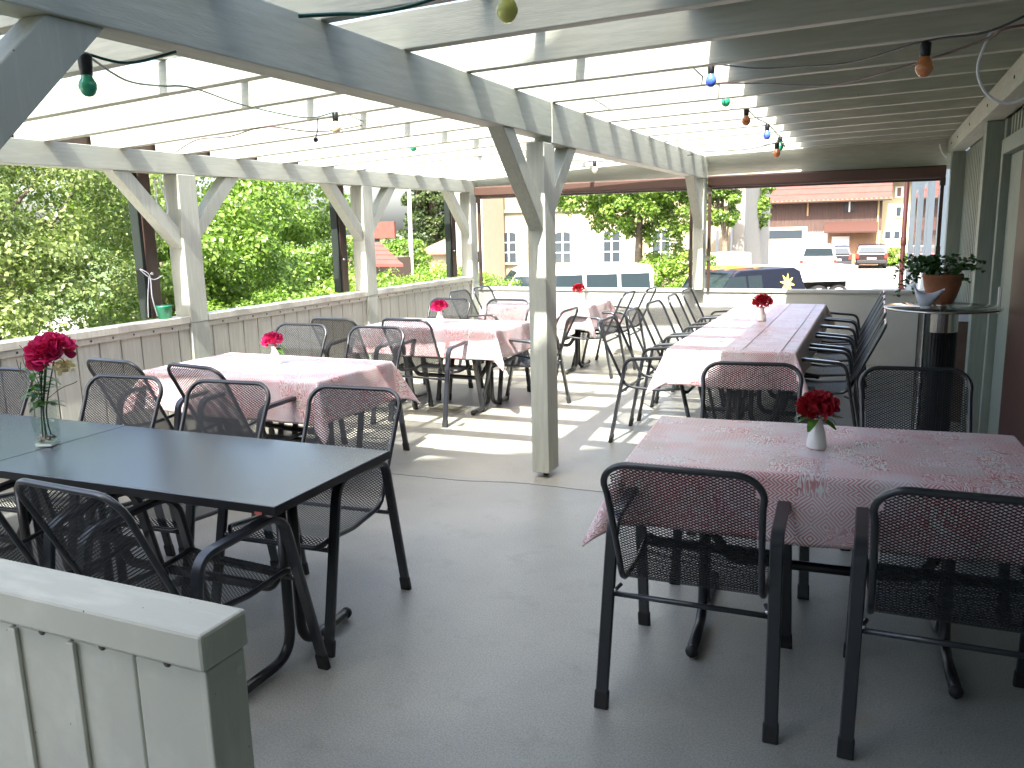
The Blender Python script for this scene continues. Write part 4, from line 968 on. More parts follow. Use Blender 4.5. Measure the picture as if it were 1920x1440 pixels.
def tree(name, loc, blobs, n, size, mt, label, cat, trunk=None, branches=10, seed=1, group=None, clump=60, spread=.16, shell=.62, tr=.14, lobe=.30):
    t = thing(name, loc, label, cat, group); V, m, r_ = foliage_np(blobs, n, size, seed, clump, spread, shell, lobe); leafobj('crown', V, m, r_, mt, t, loc)
    rr = random.Random(seed); mb = MB(); base = Vector(loc)
    top = Vector(blobs[0][:3]) if trunk is None else Vector(trunk)
    pts = spline([base, base.lerp(top, .35) + Vector((rr.uniform(-.08, .08), 0, 0)), base.lerp(top, .7) + Vector((rr.uniform(-.1, .1), 0, 0)), top], 4)
    mb.tube(pts, tr, 9, scale=[1.25 - .9 * i / (len(pts) - 1) for i in range(len(pts))])
    for i in range(branches):
        b = rr.choice(blobs); s_ = pts[rr.randint(len(pts) // 3, len(pts) - 1)]
        e = Vector(b[:3]) + Vector((rr.uniform(-.7, .7) * b[3], rr.uniform(-.7, .7) * b[4], rr.uniform(-.5, .8) * b[5]))
        ps = spline([s_, s_.lerp(e, .5) + Vector((0, 0, .1 * (e - s_).length)), e], 4); mb.tube(ps, tr * .33, 6, scale=[1.1 - .8 * k / (len(ps) - 1) for k in range(len(ps))])
    mb.build('trunk', BARK, t, loc, smooth=True); return t
# big bushes left of the fence
tree('shrub_tree', (-9.0, 6.0, GZ), [(-8.8, 5.6, 1.5, 1.1, 1.2, 1.1), (-9.3, 6.8, 2.0, 1.3, 1.2, .9), (-8.7, 6.2, .6, 1.1, 1.4, .9), (-9.6, 7.5, 2.0, 1.3, 1.2, .9), (-8.6, 5.2, 2.1, .8, .7, .6)], 52000, .052, LEAF_B, 'dense dull green feathery tree close beyond the left fence', 'tree', seed=2, spread=.17, clump=60, shell=.45, tr=.1, branches=26)
tree('shrub_tree', (-10.0, 4.3, GZ), [(-9.9, 4.4, .6, .9, 1.0, .9), (-10.0, 4.0, 1.6, .9, .9, .9), (-10.3, 5.0, 0.0, 1.0, .8, .8)], 20000, .056, LEAF_A, 'open bright leafed tree at the left edge with sky showing through', 'tree', seed=3, shell=.55, lobe=.34, tr=.08)
tree('maple_tree', (-10.4, 9.9, GZ), [(-10.2, 9.6, 1.2, 1.5, 1.5, 1.2), (-10.6, 10.6, 2.0, 1.6, 1.4, 1.0), (-10.2, 10.8, .6, 1.7, 1.4, 1.0), (-9.7, 9.3, .3, 1.2, 1.1, .8)], 46000, .072, LEAF_A, 'bright broad leafed tree behind the nearer left post', 'tree', seed=5, spread=.15, clump=70, shell=.5, tr=.12, branches=20)
tree('maple_tree', (-11.6, 14.6, GZ), [(-11.6, 14.4, 1.0, 1.5, 1.5, 1.1), (-11.9, 15.0, 2.2, 1.3, 1.4, 1.0), (-11.0, 14.4, .1, 1.3, 1.2, .9)], 30000, .088, LEAF_A, 'green broad leafed tree left of the second left post', 'tree', seed=6, spread=.15, clump=70, shell=.5, tr=.12)
tree('bush', (-7.4, 8.0, GZ), [(-7.4, 7.6, -.2, .8, 1.1, .85), (-7.6, 8.9, .0, .8, 1.0, .8), (-7.7, 6.6, -.3, .7, .8, .7)], 24000, .05, LEAF_A, 'light green bush just over the fence rail between the left posts', 'bush', seed=7, spread=.16, clump=40, tr=.05, branches=16)
tree('bush', (-6.9, 5.1, GZ), [(-6.9, 5.2, -.1, .6, .7, .75), (-7.4, 4.4, -.1, .7, .7, .85)], 16000, .045, LEAF_A, 'dark centred bush hanging near the fence behind the pink bouquet', 'bush', seed=8, spread=.18, clump=36, tr=.05, branches=14)
# hedge running along
hb = [(-7.0 - .12 * k, 9.6 + k * 1.05, .02 + .05 * math.sin(k * 2.1), .75, .75, .80 + .08 * math.sin(k)) for k in range(6)]
tree('hedge', (-7.0, 12.0, GZ), hb, 34000, .048, LEAF_C, 'yellow green hedge outside the far part of the left fence', 'hedge', seed=9, spread=.15, clump=40, tr=.04, branches=24)
hb = [(-7.35 + .7 * k, 14.2 + .1 * k, .02, .6, .6, .84 - .2 * k) for k in range(2)]
tree('hedge', (-5.9, 14.4, GZ), hb, 9000, .05, LEAF_C, 'yellow green hedge beyond the end wall left of the middle post', 'hedge', seed=10, spread=.15, clump=40, tr=.04, branches=18)

# ------------------------------------------------------------------ far buildings
cream = mat('cream_wall', (.29, .25, .165), .85, var=.06, vscale=.4)
greyst = mat('grey_stone', (.36, .35, .33), .85)
brownsh = mat('brown_shutter', (.13, .08, .06), .6)
tiler = mat('red_tiles', (.17, .045, .034), .85, var=.18, vscale=2, bump=.5, bscale=12)
cb = thing('cream_house', (-11, 38, GZ), 'long cream rendered house with arched windows behind the street tree', 'house'); o = (-11, 38, GZ)
YC = 36.0
xl = aty(858, 400, YC).x; xr = aty(1378, 400, YC).x
box('wall', cream, xl, xr, YC, YC + 9, GZ - .3, 5.6, cb, o)
box('cornice', cream, xl - .1, xr + .1, YC - .12, YC - .002, aty(1000, 398, YC).z, aty(1000, 392, YC).z, cb, o, .01)
box('roof', tiler, xl - .4, xr + .4, YC - .4, YC + 9.4, 5.6, 6.0, cb, o)
def archwin(cx, cz, w_, h_, y, parent, org, fm, shut=False):
    k = 8; arch = [(cx - w_ / 2, cz - h_ / 2), (cx + w_ / 2, cz - h_ / 2), (cx + w_ / 2, cz + h_ / 2 - .12)] + [(cx + w_ / 2 * math.cos(a), cz + h_ / 2 - .12 + .14 * math.sin(a)) for a in [PI * i / k for i in range(1, k)]] + [(cx - w_ / 2, cz + h_ / 2 - .12)]
    big = [(cx + (p[0] - cx) * 1.22, cz + (p[1] - cz) * 1.1) for p in arch]
    f = MB().prism(big, 'y', y - .05, y - .002).build('window', fm, parent, org)
    MB().prism(arch, 'y', y - .056, y - .052).build('pane', WINGL, f, org)
    mb = MB(); mb.box(cx - .035, cx + .035, y - .085, y - .058, cz - h_ / 2, cz + h_ / 2)
    for q_ in (-.17, .17): mb.box(cx - w_ / 2, cx + w_ / 2, y - .082, y - .059, cz + h_ * q_ - .02, cz + h_ * q_ + .02)
    for sx in (-1, 1): mb.box(cx + sx * w_ / 2 - .025, cx + sx * w_ / 2 + .025, y - .084, y - .0585, cz - h_ / 2, cz + h_ / 2 - .1)
    mb.build('muntins', CERAM, f, org)
    MB().box(cx - w_ * .7, cx + w_ * .7, y - .16, y - .087, cz - h_ / 2 - .12, cz - h_ / 2 - .02).build('sill', fm, f, org)
    return f
for (x, y_, fm) in ((955, 464, cream), (1056, 464, cream), (1148, 462, greyst), (1240, 462, greyst)):
    c = aty(x, y_, YC); archwin(c.x, c.z, .80, 1.36, YC, cb, o, fm)
# side wing (right) with shutters seen obliquely
wx = aty(1384, 400, YC)
wm = mat('shaded_wall', (.24, .23, .20), .85, var=.06)  # shade of the turned-away wing is put into its base colour
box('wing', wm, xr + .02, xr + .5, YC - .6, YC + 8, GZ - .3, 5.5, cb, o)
for k in range(2):
    x = aty(1350 + 0 * k, 430, YC).x
for (x0, x1, za, zb) in ((1341, 1348, 525, 432), (1368, 1374, 520, 422)):
    a_ = aty(x0, za, YC - .62); b_ = aty(x1, zb, YC - .62)
    MB().box(a_.x, b_.x, YC - .66, YC - .61, a_.z, b_.z).build('shutter', mat('grey_shutter', (.30, .33, .38), .6), cb, o)
# annex with brown roof
an = thing('annex', (-21, 40, GZ), 'low cream annex with a brown hipped roof left of the cream house', 'annex'); o = (-21, 40, GZ)
YA = 40.0; a_ = aty(790, 472, YA); b_ = aty(858, 472, YA)
box('wall', cream, a_.x + .3, b_.x + 1.2, YA, YA + 4, GZ - .2, a_.z, an, o)
zt = aty(845, 432, YA).z
MB().add
mb = MB(); X0, X1 = a_.x - .1, b_.x + 1.4
mb.add([(X0, YA - .4, a_.z), (X1, YA - .4, a_.z), (X1, YA + 4.4, a_.z), (X0, YA + 4.4, a_.z), (X1 - .6, YA + 2, zt + .5), (X1, YA + 2, zt + .5), (X0, YA - .4, a_.z - .14), (X1, YA - .4, a_.z - .14), (X1, YA + 4.4, a_.z - .14), (X0, YA + 4.4, a_.z - .14)],
       [(0, 1, 5, 4), (0, 4, 3), (4, 5, 2, 3), (1, 2, 5), (0, 6, 7, 1), (3, 9, 6, 0), (6, 9, 8, 7)])
mb.build('roof', mat('brown_roof', (.24, .14, .10), .85, var=.2, vscale=3), an, o)
# tower like block between annex and corner, with brown shutter
tb = thing('tower_block', (-18, 33, GZ), 'tall pale block with one narrow brown shutter seen by the far left corner', 'house'); o = (-18, 33, GZ)
a_ = aty(848, 400, 33.5); b_ = aty(893, 400, 33.5)
box('wall', mat('cream_wall_two', (.36, .33, .25), .85, var=.05), a_.x, b_.x + .3, 33.5, 35.8, GZ - .2, 5.8, tb, o)
s0 = aty(868, 463, 33.5); s1 = aty(876, 412, 33.5)
MB().box(s0.x, s1.x, 33.42, 33.498, s0.z, s1.z).build('shutter', brownsh, tb, o)
# distant house with red roof
dh = thing('distant_house', (-38, 70, GZ), 'small distant white house with a red roof between the second and third left posts', 'house'); o = (-38, 70, GZ)
YD = 70.0; a_ = aty(698, 445, YD); b_ = aty(755, 445, YD); ztp = aty(740, 415, YD).z
box('wall', CERAM, a_.x, b_.x, YD, YD + 6, -3, a_.z, dh, o)
MB().prism([(a_.x - 1, a_.z - .1), (b_.x - .6, a_.z - .1), (b_.x - .6, ztp), (a_.x - 1, ztp)], 'y', YD - .5, YD - .2).build('roof', tiler, dh, o)
mb = MB()
for x in (707, 727, 743): c = aty(x, 449, YD); mb.box(c.x - .3, c.x + .3, YD - .06, YD - .01, c.z - .35, c.z + .3)
mb.build('window', WINGL, dh, o)
# garden shed roof (red tiles with pale courses)
sh = thing('shed', (-15.5, 22, GZ), 'small shed with sloping red brown tiles behind the second left post', 'shed'); o = (-15.5, 22, GZ)
p0 = aty(650, 455, 22); p1 = aty(712, 455, 22); p2 = aty(756, 498, 21); p3 = aty(700, 498, 20.6)
zb_ = p2.z; ztop = p1.z + .15
rf = MB(); NR = 5
for k in range(NR):
    t0, t1 = k / NR, (k + 1) / NR
    A0 = p0.lerp(p3, t0); A1 = p0.lerp(p3, t1); B0 = p1.lerp(p2, t0); B1 = p1.lerp(p2, t1); up_ = Vector((0, 0, .05)); up2 = Vector((0, 0, .02))
    rf.add([A0 + up2, B0 + up2, B1 + up_, A1 + up_, A1 - Vector((0, 0, .03)), B1 - Vector((0, 0, .03))], [(0, 3, 2, 1), (3, 4, 5, 2)])
rf.build('roof', tiler, sh, o); MB().box(p3.x - 2.0, p1.x - .1, 21.3, 24, GZ, p1.z - .5).build('wall', mat('dark_shed', (.10, .07, .05), .8), sh, o)
# white mast
mp_ = aty(771, 500, 30); mt_ = aty(767, 330, 30)
tag(MB().tube([(mp_.x, 30, GZ), (mt_.x, 30, mt_.z + 2)], .09, 10, scale=[1, .8]).build('white_mast', CERAM, None, smooth=True), 'slim white mast standing before the conifer', 'mast')
# conifer
ct = aty(812, 360, 45); 
tree('conifer_tree', (ct.x, 45, GZ), [(ct.x, 45, GZ + 1.4 + k * 1.15, 2.5 - .2 * k, 2.5 - .2 * k, .75) for k in range(9)], 20000, .22, LEAF_D, 'dark drooping conifer between the white mast and the pale block', 'tree', trunk=(ct.x, 45, 9), seed=14, spread=.2, clump=40, shell=.3, tr=.2)
tree('bush', (aty(745, 480, 34).x, 34, GZ), [(aty(735, 480, 34).x, 34, .2, 1.0, 1, .9), (aty(768, 480, 34).x, 34, .3, .9, 1, .8)], 5000, .13, LEAF_A, 'light green bush below the distant red roofed house', 'bush', seed=15, clump=30)
# street tree
tx = aty(1196, 500, 27).x
tree('street_tree', (tx, 27, GZ), [(tx - 1.1, 26.8, 2.9, 1.4, 1.3, .8), (tx + .3, 26.6, 3.1, 1.3, 1.3, 1.0), (tx - .1, 26.2, 2.1, .9, .9, .45), (tx + 1.0, 27, 2.9, .9, 1, 1.0), (tx - .3, 27, 4.6, 1.8, 1.5, 1.1), (tx - 2.0, 26.8, 2.5, .8, .9, .6), (tx - .75, 27.2, 1.7, .7, .7, .6), (tx + .75, 27.3, 1.1, .5, .6, 1.0), (tx + 1.5, 27, 1.9, .5, .6, .6)], 34000, .115, LEAF_A, 'leafy street tree with forked trunk in front of the cream house', 'tree', trunk=(tx + .1, 27, 3.4), seed=16, spread=.15, clump=44, tr=.15)
tree('shrub', (tx - .1, 26.4, GZ), [(tx + 1.0, 26.0, -.35, 1.2, .8, .75), (tx + 0.2, 25.8, -.7, .9, .7, .6), (tx + 2.0, 26.4, -.1, .8, .8, .7)], 12000, .10, LEAF_C, 'yellow green shrubs at the foot of the street tree', 'bush', seed=17, clump=40, tr=.04, branches=14)
t2 = aty(1405, 400, 40).x
tree('garden_tree', (t2, 40, GZ), [(t2 - .2, 40, 3.4, 1.1, 1, 1.2), (t2 + .25, 40, 2.2, .6, .7, .8), (t2 - .5, 40.2, 4.4, 1.2, 1, .9)], 9000, .17, LEAF_A, 'green tree at the left corner of the barn roof', 'tree', seed=18, clump=40)
t3 = aty(1362, 390, 33).x
tree('garden_tree', (t3, 33, GZ), [(t3 - .15, 33, 2.2, .62, .8, .8), (t3 - .3, 33, 3.4, .8, .8, .8)], 7000, .14, LEAF_A, 'leafy branchy tree just right of the far post', 'tree', seed=19, clump=40)
# barn
YB = 62.0; bn = thing('barn', (-4.5, 62, GZ), 'barn with red tiled roof, brown boarded upper floor and white ground floor', 'barn'); o = (-4.5, 62, GZ)
bl, brt = aty(1398, 400, YB).x, aty(1652, 400, YB).x; z1 = aty(1500, 433, YB).z; z2 = aty(1500, 375, YB).z
bwood = mat('barn_boards', (.075, .045, .036), .85, var=.25, vscale=2, stretch=(8, 8, .4))
box('ground_wall', mat('white_render', (.72, .69, .62), .85, var=.04), bl, brt, YB, YB + 10, GZ - .1, z1, bn, o)
mb = MB(); x = bl - .1
while x < brt: mb.box(x, x + .16, YB - .08, YB - .002, z1 - .05, z2 + .3); x += .175
mb.build('upper_boards', bwood, bn, o); box('upper_wall', bwood, bl, brt, YB + .0, YB + 10, z1 + .002, z2 + .3, bn, o)
rt = MB(); K = 9; ya, yb, za, zb2 = YB - 1.0, YB + 6, z2 - .1, z2 + 3.6
for k in range(K):
    t0, t1 = k / K, (k + 1) / K
    y0_, y1_ = ya + (yb - ya) * t0, ya + (yb - ya) * t1; q0, q1 = za + (zb2 - za) * t0, za + (zb2 - za) * t1
    rt.add([(bl - .2, y0_, q0 + .08), (brt + .6, y0_, q0 + .08), (brt + .6, y1_, q1 + .02), (bl - .2, y1_, q1 + .02), (bl - .2, y0_, q0), (brt + .6, y0_, q0)], [(0, 1, 2, 3), (4, 5, 1, 0)])
rt.build('roof', tiler, bn, o)
mb = MB(); x = bl - .2; mb.box(bl - .2, brt + .6, ya - .04, ya + .10, za - .05, za - .019)
while x < brt + .5: mb.box(x, x + .16, ya - .05, ya + .12, za - .02, za + .07); x += .3
mb.build('eave_tiles', mat('eave_cream', (.22, .12, .08), .8), bn, o)
MB().prism([(bl - .2, za), (brt + .6, za), (brt + .6, za - .12), (bl - .2, za - .12)], 'y', ya, YB).build('soffit', bwood, bn, o)
def rect(px0, py0, px1, py1, Y): a_ = aty(px0, py0, Y); b_ = aty(px1, py1, Y); return min(a_.x, b_.x), max(a_.x, b_.x), min(a_.z, b_.z), max(a_.z, b_.z)
xa_, xb_, zc, zd = rect(1434, 452, 1514, 425, YB); f = MB().box(xa_, xb_, YB - .16, YB - .09, GZ, zd).build('garage_door', mat('pale_frame_two', (.62, .55, .42), .7), bn, o)
xa_, xb_, zc, zd = rect(1440, 448, 1505, 431, YB); MB().box(xa_, xb_, YB - .18, YB - .162, zc, zd).build('pane', WINGL, f, o)
xa_, xb_, zc, zd = rect(1547, 434, 1650, 414, YB); MB().prism([(YB - 1.3, zc), (YB - .09, zd), (YB - .09, zd - .1), (YB - 1.3, zc - .1)], 'x', xa_, xb_ - .1).build('canopy', mat('red_brown_boards', (.055, .02, .013), .8, var=.15, stretch=(6, 6, .5)), bn, o)
xa_, xb_, zc, zd = rect(1550, 492, 1648, 434, YB); MB().box(xa_, xb_, YB - .16, YB - .09, GZ, zd).build('gate', mat('tan_gate', (.26, .14, .075), .7, var=.1, vscale=2, stretch=(5, 5, .5)), bn, o)
xa_, xb_, zc, zd = rect(1559, 468, 1593, 443, YB); MB().box(xa_, xb_, YB - .2, YB - .162, zc, zd).build('notice_panel', CERAM, bn, o)
xa_, xb_, zc, zd = rect(1583, 398, 1603, 377, YB); f = MB().box(xa_, xb_, YB - .14, YB - .081, zc, zd).build('window', EDGE, bn, o); MB().box((xa_ + xb_) / 2 - .05, (xa_ + xb_) / 2 + .05, YB - .16, YB - .142, zc, zd).build('muntin', CERAM, f, o)
xa_, xb_, zc, zd = rect(1513, 405, 1517, 378, YB); MB().box(xa_, xb_, YB - .2, YB - .09, zc, zd).build('brace', mat('tan_brace', (.42, .25, .12), .7), bn, o)
xa_, xb_, zc, zd = rect(1643, 436, 1650, 376, YB); MB().box(xa_, xb_, YB - .2, YB - .09, GZ, zd).build('downpipe', mat('ochre_post', (.33, .26, .12), .7), bn, o)
# house beyond barn
fh = thing('yellow_house', (3, 66, GZ), 'pale yellow house partly hidden right of the barn with red roof and small windows', 'house'); o = (3, 66, GZ)
a_ = aty(1648, 400, 66); 
box('wall', mat('yellow_render', (.40, .35, .22), .85), a_.x, a_.x + 9, 66, 75, GZ, 5.2, fh, o)
MB().prism([(64.8, 4.15), (70, 8), (70, 8.2), (64.8, 4.35)], 'x', a_.x - .3, a_.x + 9).build('roof', tiler, fh, o)
for (q0, q1, q2, q3, mm) in ((1680, 405, 1690, 388, WINGL), (1682, 368, 1690, 352, brownsh), (1659, 447, 1670, 434, WINGL), (1676, 447, 1687, 434, WINGL)):
    xa_, xb_, zc, zd = rect(q0, q1, q2, q3, 66); f = MB().box(xa_ - .15, xb_ + .15, 65.93, 65.998, zc - .12, zd + .1).build('window', CERAM, fh, o); MB().box(xa_, xb_, 65.9, 65.928, zc, zd).build('pane', mm, f, o)
tree('bush', (aty(1672, 490, 60).x, 60, GZ), [(aty(1672, 490, 60).x, 60, -1.0, .9, .8, .6)], 2500, .14, LEAF_C, 'small round bush right of the red parked car', 'bush', seed=25, clump=30)
# wood stack and fence by barn's left
xa_, xb_, zc, zd = rect(1384, 492, 1398, 468, 50); lg = MB(); rr = random.Random(2)
for i in range(10): x = xa_ + (xb_ - xa_) * i / 9; lg.box(x, x + .09, 50, 50.1, GZ, zc + rr.uniform(.7, 1.2))
tag(lg.build('picket_fence', bwood, None), 'short brown picket fence in front of the barn corner', 'fence')

# ------------------------------------------------------------------ vehicles
def vehicle(name, loc, rz_, label, cat, L_, W_, H, body, kind, group=None):
    """car body from side profile; +x is forward"""
    t = thing(name, loc, label, cat, group, rz_)
    h = L_ / 2
    if kind == 'van':
        low = [(-h, .28), (h - .05, .28), (h, .45), (h, .85), (h - .12, 1.02), (h - .45, 1.12), (-h, 1.12)]
        cab = [(-h + .02, 1.10), (h - .50, 1.10), (h - 1.15, H - .10), (h - 1.35, H), (-h + .12, H), (-h + .03, H - .12)]
        wins = [(-h + .12, -h + .95), (-h + 1.02, -h + 1.9), (-h + 1.97, -h + 2.9), (h - 1.75, h - 1.0)]
        wz = (1.14, H - .22)
    elif kind == 'suv':
        low = [(-h, .32), (h, .32), (h + .0, .75), (h - .08, .92), (h - 1.15, 1.06), (-h + .02, 1.06)]
        cab = [(-h + .03, 1.04), (h - 1.1, 1.04), (h - 1.85, H - .08), (h - 2.1, H), (-h + .45, H), (-h + .22, H - .10)]
        wins = [(-h + 1.75, -h + 2.3), (-h + 2.36, h - 1.55)]
        wz = (1.08, H - .16)
    else:
        low = [(-h, .28), (h - .05, .28), (h, .5), (h - .04, .72), (h - 1.0, .92), (-h + .02, .95)]
        cab = [(-h + .05, .93), (h - .95, .91), (h - 1.7, H - .06), (h - 1.95, H), (-h + .55, H), (-h + .35, H - .08)]
        wins = [(-h + .65, -h + 1.5), (-h + 1.56, -h + 2.35), (-h + 2.41, h - 1.35)]
        wz = (.95, H - .14)
    def loft(poly, ws, wr):
        mb = MB(); n = len(poly); mb.v += [(x, -ws(z), z) for x, z in poly] + [(x, ws(z), z) for x, z in poly]
        mb.f += [tuple(range(n)), tuple(range(n, 2 * n))[::-1]] + [((i + 1) % n, i, n + i, n + (i + 1) % n) for i in range(n)]; return mb
    wl = lambda z: W_ / 2
    wc = lambda z: W_ / 2 - .015 - max(0, (z - 1.0)) / (H - 1.0) * .13
    b = loft(low, wl, 0).build('body', body, t, bevel=.05)
    c = loft(cab, wc, 0).build('cabin', body, t, bevel=.04)
    for sy_ in (-1, 1):
        for (a0, a1) in wins:
            mb = MB(); z0_, z1_ = wz; 
            front = a1 > h - 1.9
            pts = [(a0, z0_), (a1 + (.28 if front else 0), z0_), (a1 - (.05 if front else 0), z1_), (a0 + .03, z1_)]
            mb.add([(x, sy_ * (wc(z) + .006), z) for x, z in pts], [(0, 1, 2, 3) if sy_ < 0 else (3, 2, 1, 0)]); mb.build('side_window', CARGL, c)
    # windscreens
    i_ = 1; x0_, z0_ = cab[1]; x1_, z1_ = cab[2]
    mb = MB(); e = .012; mb.add([(x0_ + e + (x1_ - x0_) * .1, -wc(z0_) + .1, z0_ + (z1_ - z0_) * .1), (x0_ + e + (x1_ - x0_) * .1, wc(z0_) - .1, z0_ + (z1_ - z0_) * .1), (x1_ + e, wc(z1_) - .1, z1_), (x1_ + e, -wc(z1_) + .1, z1_)], [(0, 1, 2, 3)]); mb.build('windscreen', CARGL, c)
    x0_, z0_ = cab[0]; x1_, z1_ = cab[-1]
    mb = MB(); mb.add([(x0_ - e, -wc(z0_) + .12, z0_ + .08), (x1_ - e, -wc(z1_) + .14, z1_ - .03), (x1_ - e, wc(z1_) - .14, z1_ - .03), (x0_ - e, wc(z0_) - .12, z0_ + .08)], [(0, 1, 2, 3)]); mb.build('rear_window', CARGL, c)
    for sy_ in (-1, 1):
        MB().box(h - .08, h + .01, sy_ * (W_ / 2 - .32) - .14, sy_ * (W_ / 2 - .32) + .14, .62, .76).build('headlight', STEEL, b)
        MB().box(-h - .012, -h + .10, sy_ * (W_ / 2 - .08) - .09, sy_ * (W_ / 2 - .08) + .09, .66, .98).build('tail_light', mat('tail_red', (.5, .03, .02), .3), b, bevel=.01)
        for x in (-h + .82, h - .86):
            wmb = MB(); n = 20; r = .34; yy = sy_ * (W_ / 2 - .10)
            wmb.v += [(x + r * math.cos(2 * PI * i / n), yy + q_, r + r * math.sin(2 * PI * i / n)) for q_ in (-.11, .11) for i in range(n)]
            wmb.f += [tuple(range(n)), tuple(range(n, 2 * n))[::-1]] + [((i + 1) % n, i, n + i, n + (i + 1) % n) for i in range(n)]
            wh_ = wmb.build('wheel', CAP, t, bevel=.02); r = .21; wmb = MB(); wmb.v += [(x + r * math.cos(2 * PI * i / n), yy + q_ * sy_, .34 + r * math.sin(2 * PI * i / n)) for q_ in (0, .118) for i in range(n)]
            wmb.f += [tuple(range(n)), tuple(range(n, 2 * n))[::-1]] + [((i + 1) % n, i, n + i, n + (i + 1) % n) for i in range(n)]; wmb.build('rim', STEEL, wh_)
    MB().box(-h - .05, -h + .05, -W_ / 2 + .05, W_ / 2 - .05, .35, .55).build('rear_bumper', CAP, b, bevel=.02)
    MB().box(-h - .058, -h - .051, -.26, .26, .60, .71).build('number_plate', CERAM, b)
    return t
whitec = mat('white_car_paint', (.80, .80, .78), .2, coat=.6); darkc = mat('dark_blue_paint', (.010, .012, .022), .3, coat=.2); redc = mat('red_brown_paint', (.016, .008, .008), .3, coat=.3); blackc = mat('black_paint', (.02, .02, .025), .2, coat=.8)
ax = math.atan2(-.5, -.86)
vp_ = atd(1052, 560, 23.2); vehicle('minibus', (vp_.x, vp_.y, GZ), ax, 'white minibus parked behind the end wall right of the middle post', 'minibus', 4.9, 1.9, 2.02, whitec, 'van')
sp_ = atd(1362, 560, 24.5); suv = vehicle('pickup', (sp_.x, sp_.y, GZ), math.atan2(-.80, -.60), 'dark blue pickup with a yellow sun emblem on its rear side', 'pickup truck', 4.6, 1.85, 1.78, darkc, 'suv')
# sun emblem on the side facing the camera (left side of vehicle is +y)
em = MB(); cx_, cz_ = -1.50, 1.34; yy = -(1.85 / 2 - .015 - .02)
ylw = mat('sun_yellow', (.75, .55, .16), .5)
for side in (1,):
    n = 20; em.v.append((cx_, 0, cz_)); base = 0
    ring = [(cx_ + .13 * math.cos(2 * PI * i / n), cz_ + .13 * math.sin(2 * PI * i / n)) for i in range(n)]
def empt(x, z): return (x, side_y * (1.85 / 2 - .015 - max(0, (z - 1.0)) / .78 * .13 + .010), z)
side_y = 1
em = MB(); em.add([empt(cx_ + .14 * math.cos(2 * PI * i / 20), cz_ + .14 * math.sin(2 * PI * i / 20)) for i in range(20)], [tuple(range(20))[::-1]])
for k in range(8):
    a = 2 * PI * k / 8 + .2; c, s_ = math.cos(a), math.sin(a)
    em.add([empt(cx_ + .15 * c - .045 * s_, cz_ + .15 * s_ + .045 * c), empt(cx_ + .15 * c + .045 * s_, cz_ + .15 * s_ - .045 * c), empt(cx_ + .25 * c + .018 * s_, cz_ + .25 * s_ - .018 * c), empt(cx_ + .30 * c, cz_ + .30 * s_), empt(cx_ + .25 * c - .018 * s_, cz_ + .25 * s_ + .018 * c)], [(0, 1, 2, 3, 4)])
em.build('sun_emblem', ylw, suv)
mb = MB(); mb.tube([(-.9, .5, 1.83), (1.0, .5, 1.83)], .025, 6); mb.tube([(-.9, -.5, 1.83), (1.0, -.5, 1.83)], .025, 6); mb.box(-.6, -.5, -.6, .6, 1.80, 1.85); mb.box(.5, .6, -.6, .6, 1.80, 1.85)
mb.build('roof_rack', mat('orange_rack', (.5, .2, .05), .5), suv)
cp = aty(1632, 480, 57); vehicle('parked_car', (cp.x, 59, GZ), R(92), 'dark reddish estate car parked facing away in front of the barn gate', 'car', 4.5, 1.82, 1.50, redc, 'car', 'cars parked in the yard')
cp = aty(1560, 490, 57); vehicle('parked_car', (cp.x, 57, GZ), R(100), 'dark car half hidden by the white delivery truck', 'car', 4.2, 1.75, 1.5, blackc, 'car', 'cars parked in the yard')
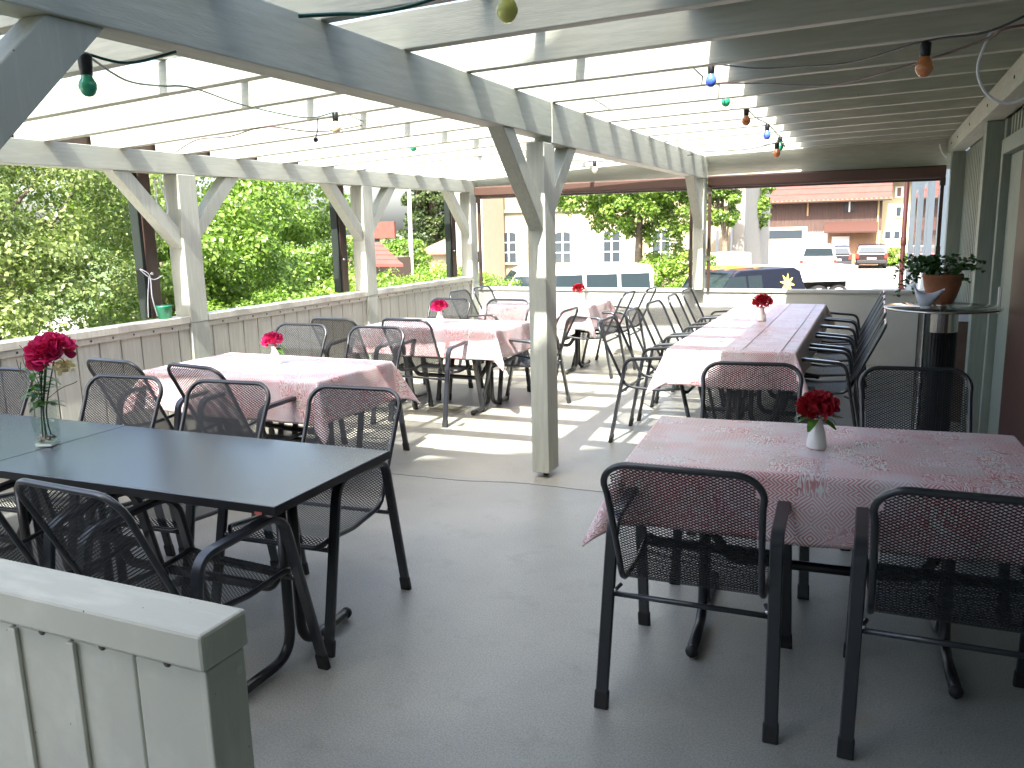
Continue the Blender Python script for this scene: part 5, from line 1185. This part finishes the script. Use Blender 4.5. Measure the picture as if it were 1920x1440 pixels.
# white dropside truck
tk = aty(1470, 540, 33); tr_ = thing('flatbed_truck', (tk.x, 33, GZ), 'white dropside truck with twin rear wheels behind the end wall', 'truck', None, math.atan2(-.45, -.89)); 
MB().box(-2.3, 1.5, -1.05, 1.05, .86, .96).build('bed_floor', whitec, tr_)
for y_ in (-1.05, 1.0):
    s = MB().box(-2.3, 1.5, y_, y_ + .05, .965, 1.42).build('side_board', whitec, tr_, bevel=.01)
    mb = MB(); 
    for z in (1.1, 1.25): mb.box(-2.28, 1.48, y_ - .006 if y_ < 0 else y_ + .052, y_ - .001 if y_ < 0 else y_ + .058, z, z + .02)
    mb.build('rib', STEEL, s)
MB().box(-2.35, -2.302, -1.05, 1.05, .965, 1.42).build('tail_board', whitec, tr_, bevel=.01)
MB().prism([(1.6, .5), (3.1, .5), (3.15, 1.15), (2.75, 1.95), (1.65, 2.0)], 'y', -.98, .98).build('cab', whitec, tr_, bevel=.05)
MB().box(-2.2, 1.6, -.45, .45, .6, .855).build('chassis', CAP, tr_)
for x in (-1.7, -.95, 2.3):
    for y_ in (-.95, .75):
        mb = MB(); n = 18; r = .36; mb.v += [(x + r * math.cos(2 * PI * i / n), y_ + q_, r + r * math.sin(2 * PI * i / n)) for q_ in (0, .2) for i in range(n)]
        mb.f += [tuple(range(n)), tuple(range(n, 2 * n))[::-1]] + [((i + 1) % n, i, n + i, n + (i + 1) % n) for i in range(n)]; wh_ = mb.build('wheel', CAP, tr_)
        mb = MB(); r = .25; mb.v += [(x + r * math.cos(2 * PI * i / n), y_ + q_, .36 + r * math.sin(2 * PI * i / n)) for q_ in (-.01, .21) for i in range(n)]
        mb.f += [tuple(range(n)), tuple(range(n, 2 * n))[::-1]] + [((i + 1) % n, i, n + i, n + (i + 1) % n) for i in range(n)]; mb.build('rim', whitec, wh_)
# crates / sacks on bed -> separate load
dv = aty(1530, 500, 50); vehicle('delivery_van', (dv.x, 50, GZ), R(96), 'white delivery van seen from behind in front of the barn, lost in glare', 'van', 4.6, 1.85, 1.75, whitec, 'van')
ld = MB(); rr = random.Random(6)
for i in range(5): ld.ball((rr.uniform(-1.6, .9), rr.uniform(-.5, .5), 1.2), .32, 1.2, 1, .75, 10, 6)
lo = ld.build('cargo_bags', mat('pale_blue_bags', (.55, .68, .72), .8), None, smooth=True); lo.location = (tk.x, 33, GZ); lo.rotation_euler.z = math.atan2(-.45, -.89)
tag(lo, 'pale bluish bags heaped on the white truck bed', 'bags')
